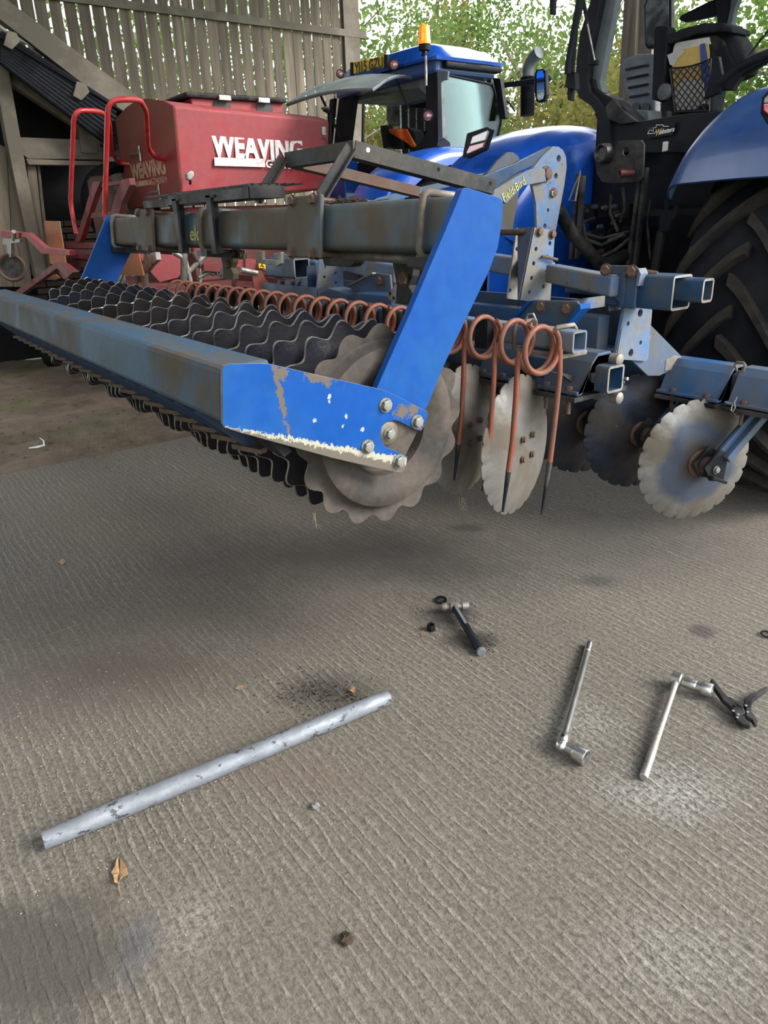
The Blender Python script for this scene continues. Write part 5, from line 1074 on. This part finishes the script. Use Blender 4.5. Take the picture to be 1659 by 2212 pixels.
# lid and collar
z2 = aX(500, 240, XD - .15).z + .06
obj('hopper_collar', MB().box((XD - .15, ya + .25, z2 - .06), (XD - 1.1, yb2 - .42, aX(500, 217, XD - .15).z)), 'red', dr, bevel=.01)
z3 = aX(500, 217, XD - .15).z
obj('hopper_lid', MB().box((XD - .10, ya + .18, z3), (XD - 1.2, yb2 - .40, z3 + .045)), 'black', dr, bevel=.02)
for k in range(2):
    yy = ya + .55 + k * .45; obj('collar_arch', MB().lathe([(0, .09), (.004, .09)], (XD - .148, yy, z2 - .02), (1, 0, 0), 20), 'ink', dr)
obj('lid_latch', MB().box((XD - .08, ya + .50, z3 - .01), (XD - .12, ya + .62, z3 + .03)), 'zinc', dr); obj('lid_latch', MB().box((XD - .08, yb2 - .72, z3 - .01), (XD - .12, yb2 - .6, z3 + .03)), 'zinc', dr)
# lettering on the side
def tline(body, pa, pb, x, hgt, mat, bold, par=tk):
    a, b = aX(*pa, x), aX(*pb, x); o_ = text(body, a, b - a, V((0, 0, 1)), hgt, mat, par, bold=bold, depth=.002)
    wdt = max(v.co.x for v in o_.data.vertices); s_ = (b - a).length / max(wdt, 1e-3); mw_ = WM[o_.name] @ Matrix.Diagonal((s_, 1, 1, 1)); o_.matrix_basis = mw_; WM[o_.name] = mw_; return o_
H1 = aX(455, 284, XD).z - aX(462, 337, XD).z
tline('WEAVING', (461, 338), (655, 348), XD + .002, H1 / .70, 'decal', .013)
dX([(463, 340), (572, 343), (573, 361), (464, 358)], 'decal_bar', 'decal', XD + .004, -.004, tk, 0)
tline('GD4000M', (574, 362), (668, 366), XD + .002, (aX(574, 345, XD).z - aX(574, 362, XD).z) / .7, 'decal', .002)
a, b = aY(286, 387, ya - .008), aY(360, 378, ya - .008); hE = aY(286, 357, ya).z - a.z
o_ = text('WEAVING', a, V((1, 0, 0)), V((0, 0, 1)), hE / .7, 'decal2', tk, bold=.010); o_.matrix_basis = WM[o_.name] @ Matrix.Diagonal(((b.x - a.x) / max(v.co.x for v in o_.data.vertices), 1, 1, 1))
dY([(290, 392), (326, 388), (327, 399), (291, 404)], ya - .010, 'decal_bar', 'decal2', .003, tk, 0)
a, b = aY(328, 400, ya - .008), aY(361, 394, ya - .008)
o_ = text('GD4000M', a, V((1, 0, 0)), V((0, 0, 1)), .09, 'decal2', tk); o_.matrix_basis = WM[o_.name] @ Matrix.Diagonal(((b.x - a.x) / max(v.co.x for v in o_.data.vertices), 1, 1, 1))
# small lamp, brackets
lp_ = dX([(403, 375), (412, 369), (419, 371), (420, 380), (413, 390), (405, 388)], 'side_lamp', 'zinc', XD + .09, -.05, dr, .008); dX([(406, 376), (412, 372), (417, 374), (417, 381), (412, 386), (407, 385)], 'lamp_lens', 'lens', XD + .095, -.01, lp_, 0); obj('lamp_stem', MB().tube([aX(411, 388, XD + .06), aX(411, 398, XD + .04)], .012, 6), 'dark', lp_)
for px, py in ((298, 330), (340, 412)): obj('end_clip', MB().tube([aY(px - 18, py + 4, ya - .02), aY(px, py + 2, ya - .02), aY(px + 2, py - 14, ya - .02), aY(px + 6, py + 18, ya - .02)], .009, 6), 'zinc', dr)
obj('end_bracket', dX([(694, 272), (704, 270), (706, 292), (696, 292)], 'end_bracket', 'cream', XD + .02, -.02).data) if False else dX([(695, 272), (703, 271), (705, 292), (697, 292)], 'end_bracket', 'zinc', XD + .02, -.02)
ps2 = obj('lamp_post', MB().tube([aX(712, 330, XD - .1), aX(712, 245, XD - .1), aX(700, 236, XD - .1)], .022, 8), 'cab', dr, smooth=True); obj('grey_lamp', MB().sphere(aX(703, 234, XD - .1), .05, 10, 8, (1, 1, .35)), 'zinc', dr, smooth=True)
obj('dangling_wire', MB().tube([aX(696, 298, XD + .01), aX(704, 300, XD + .02), aX(709, 312, XD + .02), aX(708, 325, XD)], .004, 5), 'ink', dr)
# hand rails
Yr_ = 2.05
def rail(pts, y, name='hand_rail'):
    P3 = [aY(a, b, y) if isinstance(y, (int, float)) else aY(a, b, yy) for (a, b), yy in zip(pts, y if not isinstance(y, (int, float)) else [y] * len(pts))]
    out = []
    for i, p in enumerate(P3):
        if 0 < i < len(P3) - 1:
            a_, c_ = P3[i - 1], P3[i + 1]; r_ = min(.09, (p - a_).length * .45, (c_ - p).length * .45); s_, e_ = p + (a_ - p).normalized() * r_, p + (c_ - p).normalized() * r_
            for k in range(5): t_ = k / 4; out.append(s_ * (1 - t_) ** 2 + p * 2 * t_ * (1 - t_) + e_ * t_ ** 2)
        else: out.append(p)
    return obj(name, MB().tube(out, .021, 10), 'railred', dr, smooth=True)
rail([(228, 475), (226, 460), (233, 216), (302, 214), (316, 240), (320, 320), (338, 342), (360, 345)], [2.0, 2.0, 2.05, 2.3, 2.45, 2.6, 2.75, 2.86])
rail([(165, 505), (152, 440), (160, 238), (218, 240), (236, 262), (242, 330), (256, 352), (282, 355)], [2.0, 2.0, 2.05, 2.3, 2.45, 2.6, 2.75, 2.86])
# ladder
def lb(pts, y, nm='ladder_stile'): return dY(pts, y, nm, 'dred', .05, dr, .004)
lb([(200, 392), (217, 392), (205, 420), (180, 500), (172, 522), (160, 524), (178, 470)], 2.1); lb([(262, 388), (278, 385), (280, 400), (262, 440), (255, 470), (236, 470), (246, 430)], 2.1)
for q in (((205, 397), (262, 390), (262, 398), (205, 407)), ((186, 460), (232, 458), (232, 470), (184, 472)), ((142, 522), (205, 526), (205, 536), (143, 536)), ((148, 537), (230, 541), (228, 552), (150, 550))): lb(q, 2.12, 'ladder_step')
# press wheels behind the ladder
def wheel(px, py, y, r, nm, mat='rubber', ax=(0.25, 1, 0), rimmat='steel', tr=.05):
    c0 = aY(px, py, y); ax = V(ax).normalized(); mb = MB().lathe([(-tr * .6, r * .72), (-tr, r * .88), (-tr * .7, r * .97), (0, r), (tr * .7, r * .97), (tr, r * .88), (tr * .6, r * .72)], c0, ax, 32, closed=True)
    t_ = obj(nm, mb, mat, dr, smooth=40); obj('wheel_disc', MB().lathe([(-tr * .3, .02), (-tr * .5, r * .2), (-tr * .1, r * .3), (-tr * .2, r * .6), (-tr * .7, r * .74), (tr * .5, r * .74), (tr * .4, .02)], c0, ax, 28), rimmat, t_, smooth=40); return t_
wheel(228, 468, 2.55, .40, 'drill_wheel', 'rusty', (.3, 1, 0), 'galv', .12)
wheel(262, 440, 2.8, .42, 'drill_wheel', 'rubber', (1, .2, 0), 'steel', .15)
wheel(108, 736, 1.92, .30, 'drill_wheel', 'rubber', (.4, 1, 0), 'dred', .09) 
wheel(26, 578, 1.38, .125, 'castor_wheel', 'rusty', (.9, -.3, 0), 'black', .035)
# castor arms and marker boards
dY([(2, 498), (40, 502), (40, 514), (2, 512)], 1.38, 'castor_arm', 'red', .06); dY([(38, 503), (60, 503), (96, 535), (150, 541), (150, 552), (90, 548), (56, 513), (38, 514)], 1.40, 'castor_arm', 'red', .04)
dY([(5, 515), (42, 517), (42, 524), (24, 526), (24, 555), (17, 560), (14, 530), (5, 528)], 1.37, 'castor_fork', 'zinc', .03); obj('castor_pin', MB().tube([aY(30, 500, 1.37), aY(30, 518, 1.37)], .02, 8), 'zinc', dr)
dY([(18, 640), (120, 566), (135, 570), (158, 588), (145, 600), (122, 580), (40, 640)], 1.5, 'folding_arm', 'dred', .05); dY([(122, 566), (160, 590), (145, 602), (138, 604), (120, 582)], 1.55, 'folding_arm_bracket', 'dred', .03)
dY([(95, 477), (127, 478), (142, 575), (108, 570)], 1.62, 'marker_board', 'marker', .012); dY([(98, 596), (120, 592), (128, 600), (118, 606), (98, 604)], 1.64, 'marker_board_end', 'marker', .012)
dY([(258, 540), (298, 545), (310, 596), (256, 594)], 2.0, 'marker_board', 'marker', .012); dY([(270, 596), (297, 597), (294, 622), (278, 620)], 2.02, 'marker_arm', 'dred', .012)
# low frame behind the roller
dY([(140, 540), (250, 548), (250, 562), (140, 558)], 2.3, 'frame_rail', 'red', .06); dY([(145, 560), (240, 570), (240, 582), (145, 575)], 2.3, 'frame_rail', 'dred', .06)
dX([(300, 545), (395, 552), (396, 585), (385, 600), (345, 610), (325, 588), (305, 560)], 'coulter_plate', 'red', -6.6, -.02)
dX([(510, 562), (545, 560), (690, 588), (690, 605), (540, 580), (510, 578)], 'coulter_beam', 'red', -6.2, -.1); dX([(530, 558), (546, 560), (546, 584), (530, 580)], 'beam_collar', 'red', -6.18, -.14); st_ = dX([(559, 566), (574, 567), (574, 580), (560, 579)], 'warning_sticker', 'yellow', -6.17, -.02, dr, 0)
obj('sticker_print', MB().tube([aX(563, 576, -6.165), aX(566, 570, -6.165), aX(568, 575, -6.165), aX(571, 577, -6.165)], .004, 4), 'ink', st_)
dX([(512, 592), (600, 600), (600, 612), (512, 606)], 'coulter_beam', 'dred', -6.4, -.1); dX([(510, 606), (560, 612), (560, 625), (510, 618)], 'coulter_beam', 'dred', -6.3, -.1)
dX([(545, 600), (556, 583), (566, 585), (572, 600), (585, 615), (575, 632), (550, 625)], 'wheel_scraper', 'endred', -6.1, -.02)
dX([(690, 600), (720, 610), (700, 618)], 'red_gusset', 'red', -6.2, -.02)
for (pts, r, m) in ((((375, 545), (400, 560), (412, 610)), .022, 'zinc'), (((405, 590), (440, 555), (455, 545)), .022, 'zinc'), (((415, 545), (432, 575), (470, 590)), .022, 'rusty'), (((398, 540), (397, 620)), .03, 'steel'), (((428, 600), (450, 588), (462, 592)), .02, 'steel'), (((312, 590), (315, 625)), .03, 'rusty'), (((520, 583), (555, 590)), .025, 'zinc'), (((590, 590), (615, 600)), .03, 'rusty'), (((433, 545), (433, 610)), .015, 'zinc')):
    obj('coulter_arm', MB().tube([aX(a, b, -6.0) for a, b in pts], r, 8), m, dr, smooth=True)
dX([(440, 570), (470, 566), (472, 588), (440, 586)], 'arm_block', 'endred', -5.95, -.08)
for k in range(7): obj('harrow_coulter', MB().tube([(-6.6 - .16 * k, 2.2, 1.2), (-6.6 - .16 * k, 2.0, .9), (-6.6 - .16 * k, 1.95, .35)], .02, 6), 'steel', dr, smooth=True)
obj('drill_chassis', MB().box((-8.6, 2.3, .75), (-6.5, 4.6, .95)).box((-8.3, 3.0, .95), (-7.3, 4.2, 1.65)), 'dred', dr, bevel=.02)
dY([(310, 548), (335, 545), (338, 562), (325, 575), (312, 592), (308, 575)], 2.1, 'roller_bearing_arm', 'zinc', .04)
wheel(740, 600, 3.6, .25, 'press_wheel', 'rubber', (1, .2, 0), 'dark', .06)
obj('support_leg', MB().tube([(-8.3, 4.3, 0), (-8.3, 4.3, .8)], .05, 10), 'dred', dr); obj('support_leg', MB().tube([(-6.9, 4.3, 0), (-6.9, 4.3, .8)], .05, 10), 'dred', dr)

# ---------------------------------------------------------------- tools and litter on the floor
def fz(px, py, z=.0): return aZ(px, py, z)
PR = .0275
a, b = fz(104, 1812, PR), fz(838, 1506, PR); a.z = b.z = PR; d = (b - a).normalized(); a -= d * .012; b += d * .0
mb = MB(); n = 24; pts = [a, a + d * .003, a + d * .12] + [a.lerp(b, t / 6) for t in (1, 2, 3, 4, 5)] + [b - d * .12, b]
rad = [PR * .86, PR * .87, PR * .97] + [PR] * 5 + [PR * .95, PR * .90]
mb.tube(pts, rad, n, cap=False); mb.tube([b, b + d * .0005, a.lerp(b, .5), a], [PR * .90, PR * .78, PR * .84, PR * .75], n, cap=False)
o_ = obj('steel_pipe', mb, 'galv', smooth=True); tag(o_, 'long galvanised steel pipe lying on the ribbed concrete', 'pipe')
def socket(p, ax, r, l, par, name='socket', neck=True):
    ax = V(ax).normalized()
    prof = ([(-.001, r * .55), (0, r * .72), (l * .35, r * .74), (l * .42, r * .98)] if neck else [(0, r * .95)]) + [(l * .45, r), (l * .55, r * .96) if False else (l * .5, r), (l - .002, r), (l, r * .96), (l, r * .78), (l - .012, r * .74), (l - .02, r * .2)]
    o_ = obj(name, MB().lathe(prof, p, ax, 28), 'chrome', par, smooth=35); obj('bore_shade_disc', MB().lathe([(l - .0115, r * .735), (l - .0105, r * .73)], p, ax, 12), 'ink', o_); return o_  # black disc paints in the dark inside of the bore
# breaker bar one
r1 = .0115
t0_, h0 = fz(1273, 1390, .012), fz(1214, 1606, .028); t0_.z = .012
b1 = root('breaker_bar', fz(1240, 1500), 'chrome breaker bar with a short socket, lying in the middle right', 'wrench', 'breaker bars on the concrete')
d = (h0 - t0_).normalized()
obj('handle', MB().tube([t0_ - d * .003, t0_, t0_ + d * .06, t0_ + d * .061, t0_ + d * .064, h0 - d * .03, h0 - d * .028], [r1 * .8, r1 * 1.02, r1 * 1.02, r1 * .9, r1, r1, r1 * 1.05], 16), 'chrome', b1, smooth=35)
obj('drive_head', MB().tube([h0 - d * .045, h0 - d * .04, h0 - d * .005, h0], [.012, .0165, .0165, .015], 14).sphere(h0 + d * .01, .0185, 14, 10), 'chrome', b1, smooth=45)
obj('pivot_pin', MB().lathe([(0, .005), (.002, .005)], h0 - d * .02 + V((0, -.003, .0165)), (0, 0, 1), 10), 'dark', b1)
s_ = fz(1272, 1638, .028) - h0; s_.z = 0; s_.normalize(); obj('square_drive', MB().bar(h0, h0 + s_ * .03, .014, .014), 'chrome', b1); socket(h0 + s_ * .018 + V((0, 0, -.003)), s_, .025, .066, b1)
# breaker bar two
t2_, h2 = fz(1391, 1678, .014), fz(1462, 1468, .03)
b2 = root('breaker_bar', fz(1420, 1580), 'pitted chrome ratchet bar with two joined sockets, left of the pliers', 'wrench', 'breaker bars on the concrete')
d = (h2 - t2_).normalized(); r2_ = .0125
obj('handle', MB().tube([t2_ - d * .004, t2_, t2_ + d * .012, t2_ + d * .013, t2_ + d * .10, t2_ + d * .16, h2 - d * .03, h2], [r2_ * .8, r2_ * 1.05, r2_ * 1.05, r2_ * .98, r2_ * .98, r2_ * .82, r2_ * .8, r2_ * 1.3], 16), 'zinc', b2, smooth=35)
s_ = fz(1530, 1490, .03) - h2; s_.z = 0; s_.normalize()
obj('ratchet_head', MB().lathe([(-.018, .02), (-.015, .026), (.012, .026), (.016, .02)], h2, s_, 26), 'chrome', b2, smooth=35)
socket(h2 + s_ * .018, s_, .018, .045, b2, 'socket_adapter', False); socket(h2 + s_ * .060, s_, .0235, .052, b2, 'socket', True)
# locking pliers
pl = root('locking_pliers', fz(1600, 1540), 'black locking pliers with open jaws beside the ratchet bar', 'pliers')
def fl(pts, z, t, name, mat='black', par=pl, bv=.0025): return obj(name, MB().prism([fz(a, b, z) for a, b in pts], (0, 0, t)), mat, par, bevel=bv)
S = lambda x, y: (1160 + x / 3.3246, 1340 + y / 3.3246)
fl([S(*p) for p in ((1243, 455), (1258, 445), (1275, 470), (1330, 540), (1378, 590), (1425, 660), (1400, 665), (1330, 600), (1262, 500))], .012, .018, 'fixed_handle')
obj('adjusting_screw', MB().tube([fz(*S(1240, 450), .02), fz(*S(1262, 466), .02)], .006, 10), 'rusty', pl)
fl([S(*p) for p in ((1375, 590), (1430, 650), (1470, 660), (1490, 700), (1430, 725), (1415, 710), (1390, 650))], .010, .020, 'body_plate')
fl([S(*p) for p in ((1480, 625), (1485, 590), (1530, 555), (1590, 525), (1630, 503), (1658, 510), (1640, 530), (1580, 570), (1545, 600), (1535, 660), (1500, 672))], .014, .016, 'release_handle')
fl([S(*p) for p in ((1425, 720), (1470, 712), (1500, 740), (1535, 770), (1525, 785), (1470, 772), (1430, 745))], .008, .016, 'lower_jaw')
fl([S(*p) for p in ((1490, 680), (1530, 670), (1560, 715), (1582, 755), (1575, 772), (1555, 768), (1540, 740), (1495, 712))], .010, .016, 'upper_jaw')
fl([S(*p) for p in ((1375, 560), (1400, 570), (1440, 610), (1480, 640), (1470, 655), (1400, 600))], .008, .008, 'toggle_link')
for x, y in ((1408, 650), (1443, 674), (1437, 697), (1512, 658), (1500, 612)):
    p = fz(*S(x, y), .03); obj('rivet', MB().lathe([(0, .0045), (.002, .004), (.0025, .001)], p, (0, 0, 1), 10), 'zinc', pl, smooth=40)
# hammer
hm = root('hammer', fz(1000, 1350), 'black handled hammer lying beside the washer and nut', 'hammer')
T2 = lambda x, y: (860 + x / 5.53, 1240 + y / 5.53)
hc = fz(*T2(665, 385), .03); he = fz(*T2(820, 365), .028); hp = fz(*T2(545, 385), .028); ha = (he - hp); ha.z = 0; ha.normalize(); g0 = fz(*T2(990, 925), .016); hd_ = (g0 - hc).normalized()
obj('hammer_head', MB().lathe([(-.052, .004), (-.05, .012), (-.042, .0165), (-.034, .0165), (-.028, .011), (-.02, .012), (-.014, .019), (.014, .019), (.02, .013), (.03, .013), (.034, .0185), (.058, .0185), (.06, .0165)], hc, ha, 22), 'steel', hm, smooth=35)
obj('handle', MB().tube([hc - hd_ * .005, hc + hd_ * .03, hc + hd_ * .10, hc + hd_ * .13, hc + hd_ * .2, g0 - hd_ * .003], [.014, .014, .0125, .0145, .0155, .0165], 14), 'cab', hm, smooth=True)
obj('end_cap', MB().tube([g0 - hd_ * .004, g0 + hd_ * .006, g0 + hd_ * .008], [.0175, .0175, .015], 18), 'greyp', hm, smooth=35)
obj('handle_flat', MB().bar(hc + hd_ * .02 + V((0, 0, .0145)), hc + hd_ * .15 + V((0, 0, .0145)), .012, .003), 'greyp', hm, bevel=.001)
def washer(px, py, r, tilt_, lab, ri=.55, z=.004):
    o_ = obj('washer', MB().lathe([(-.002, r * ri), (-.002, r), (.002, r), (.002, r * ri)], (0, 0, 0), (0, 0, 1), 28, closed=True), 'dark', None, Matrix.Translation(fz(px, py, z)) @ Euler(tilt_).to_matrix().to_4x4(), smooth=30); return tag(o_, lab, 'washer')
washer(952, 1296, .026, (.15, .12, 0), 'dark steel washer touching the hammer head', .5, .008); washer(1656, 1370, .022, (0, .1, 0), 'thin dark ring washer at the right edge of the floor', .7, .006)
nu = MB().lathe([(0, .0165), (.003, .0185), (.018, .0185), (.020, .0165), (.020, .0105), (.004, .0105)], (0, 0, 0), (0, 0, 1), 6); o_ = obj('nut', nu, 'dark', None, Matrix.Translation(fz(931, 1361, .0)) @ Matrix.Rotation(.4, 4, 'Z')); tag(o_, 'black hex nut on the concrete left of the hammer', 'nut')
obj('nut_collar', MB().lathe([(.018, .0145), (.026, .014), (.026, .0105), (.018, .0105)], (0, 0, 0), (0, 0, 1), 20, closed=True), 'dark', o_, WM[o_.name], smooth=30)
# leaf
def leaf(pts, stem, zc, lab, mat='leafd', nm='fallen_leaf'):
    P_ = [fz(a, b, .004) for a, b in pts]; c_ = sum(P_, V()) / len(P_); c_.z = zc; mb = MB(); n = len(P_)
    for i, p in enumerate(P_): p.z = .003 + .012 * abs(sin(i * 2.1))
    mb.add(P_ + [c_], [(i, (i + 1) % n, n) for i in range(n)]); o_ = obj(nm, mb, mat); tag(o_, lab, 'leaf'); s = o_.modifiers.new('t', 'SOLIDIFY'); s.thickness = .0012
    if stem: obj('stem', MB().tube([fz(a, b, .005) for a, b in stem], .0013, 5), mat, o_)
    return o_
leaf([(257, 1851), (263, 1863), (275, 1880), (277, 1888), (268, 1898), (262, 1905), (256, 1908), (248, 1912), (246, 1898), (240, 1885), (250, 1876), (253, 1862)], [(256, 1906), (257, 1920), (261, 1933)], .002, 'curled brown dry leaf below the steel pipe')
leaf([(752, 1490), (760, 1486), (768, 1490), (766, 1497), (756, 1497)], None, .01, 'small tan leaf scrap above the right end of the pipe'); leaf([(126, 1214), (136, 1211), (143, 1216), (135, 1220)], None, .008, 'small pale leaf scrap at the far left on the concrete')
leaf([(508, 1487), (520, 1484), (530, 1487), (518, 1490)], None, .006, 'thin yellow leaf scrap above the middle of the pipe'); leaf([(909, 1372), (915, 1366), (919, 1370), (912, 1378)], None, .006, 'tiny brown leaf scrap below the hex nut')
def lump(px, py, r, mat, lab, nm, cat, seed=1, sc=(1, 1, .7)):
    mb = MB().sphere((0, 0, 0), r, 14, 10, sc); q = random.Random(seed)
    mb.v = [v * (1 + q.uniform(-.3, .25)) for v in mb.v]; o_ = obj(nm, mb, mat, None, Matrix.Translation(fz(px, py, r * .5)), smooth=True); return tag(o_, lab, cat)
lump(681, 1741, .0115, 'stone', 'small grey pebble below the pipe', 'pebble', 'pebble', 2); lump(748, 2028, .015, 'soil', 'dark crumbly clump of soil near the bottom middle', 'soil_clump', 'dirt', 3); lump(1012, 962, .01, 'stone', 'small pale stone below the rear discs', 'pebble', 'pebble', 4) if False else None
tw = obj('twig', MB().tube([fz(a, b, .006) for a, b in ((60, 1380), (95, 1375), (130, 1362), (165, 1350), (186, 1340))], [.001, .002, .002, .0018, .001], 5), 'bark'); tag(tw, 'thin dark twig on the concrete at the left', 'twig')
sc_ = obj('plastic_scrap', MB().tube([fz(a, b, .01) for a, b in ((62, 968), (80, 966), (95, 962), (94, 952), (86, 946))], [.004, .009, .008, .006, .003], 5), 'trailw'); tag(sc_, 'curled white plastic scrap on the dirt at left', 'scrap')
q = random.Random(9); mb = MB()
for k in range(420):
    px, py = (q.gauss(690, 60), q.gauss(1500, 25)) if k < 260 else ((q.gauss(1045, 14), q.gauss(1397, 12)) if k < 330 else (q.gauss(960, 40), q.gauss(1325, 20)))
    r = q.uniform(.0008, .0035) if k >= 30 else q.uniform(.003, .006); mb.sphere(fz(px, py, r * .5), r, 5, 4, (1, q.uniform(.6, 1.4), .7))
o_ = obj('soil_crumbs', mb, 'soil'); tag(o_, 'dark oily crumbs scattered by the pipe end and the hammer', 'dirt'); o_['kind'] = 'stuff'
mb = MB()
for k in range(520):
    px, py = q.uniform(-20, 1680), q.uniform(1080, 2230)
    if k < 550: px, py = q.gauss(230, 180), q.gauss(1620, 160)
    if py < 1050: continue
    a_ = q.uniform(0, pi); p = fz(px, py, .0018); l = q.uniform(.001, .0028); mb.bar(p - V((cos(a_) * l, sin(a_) * l, 0)), p + V((cos(a_) * l, sin(a_) * l, 0)), .0013, .0013)
o_ = obj('spilt_grain', mb, 'straw'); tag(o_, 'pale grain and chaff scattered over the concrete', 'grain'); o_['kind'] = 'stuff'
mb = MB()
for k in range(700):
    x, y = q.uniform(-9, -5.25), q.uniform(-.5, 3.5); r = q.uniform(.003, .016); mb.sphere((x, y, .012), r, 5, 4, (1, 1, .5))
o_ = obj('loose_stones', mb, 'dirt'); tag(o_, 'loose clods and stones scattered over the dirt ground', 'dirt'); o_['kind'] = 'stuff'
mb = MB()
for k in range(900):
    c_ = q.choice([(-6.3, .55), (-6.0, 1.0), (-5.5, 1.6), (-5.35, 1.2)]); p = V((c_[0] + q.gauss(0, .25), c_[1] + q.gauss(0, .25), .0)); e = p + V((q.gauss(0, .03), q.gauss(0, .03), q.uniform(.02, .07))); s = V((.003, 0, 0)); mb.add([p - s, p + s, e], [(0, 1, 2)])
o_ = obj('grass_tufts', mb, 'leafA'); tag(o_, 'short green grass tufts along the concrete edge', 'grass'); o_['kind'] = 'stuff'
mb = MB()
for px, py in ((680, 1108), (998, 1075)):
    for k in range(5): p = aY(px + q.uniform(-8, 8), py, 1.1 if px < 800 else 1.7); mb.tube([p, p + V((q.uniform(-.02, .02), 0, -.03)), p + V((q.uniform(-.03, .03), 0, -.05))], .0006, 3)
obj('straw_strand', mb, 'straw', cu, kind='stuff')
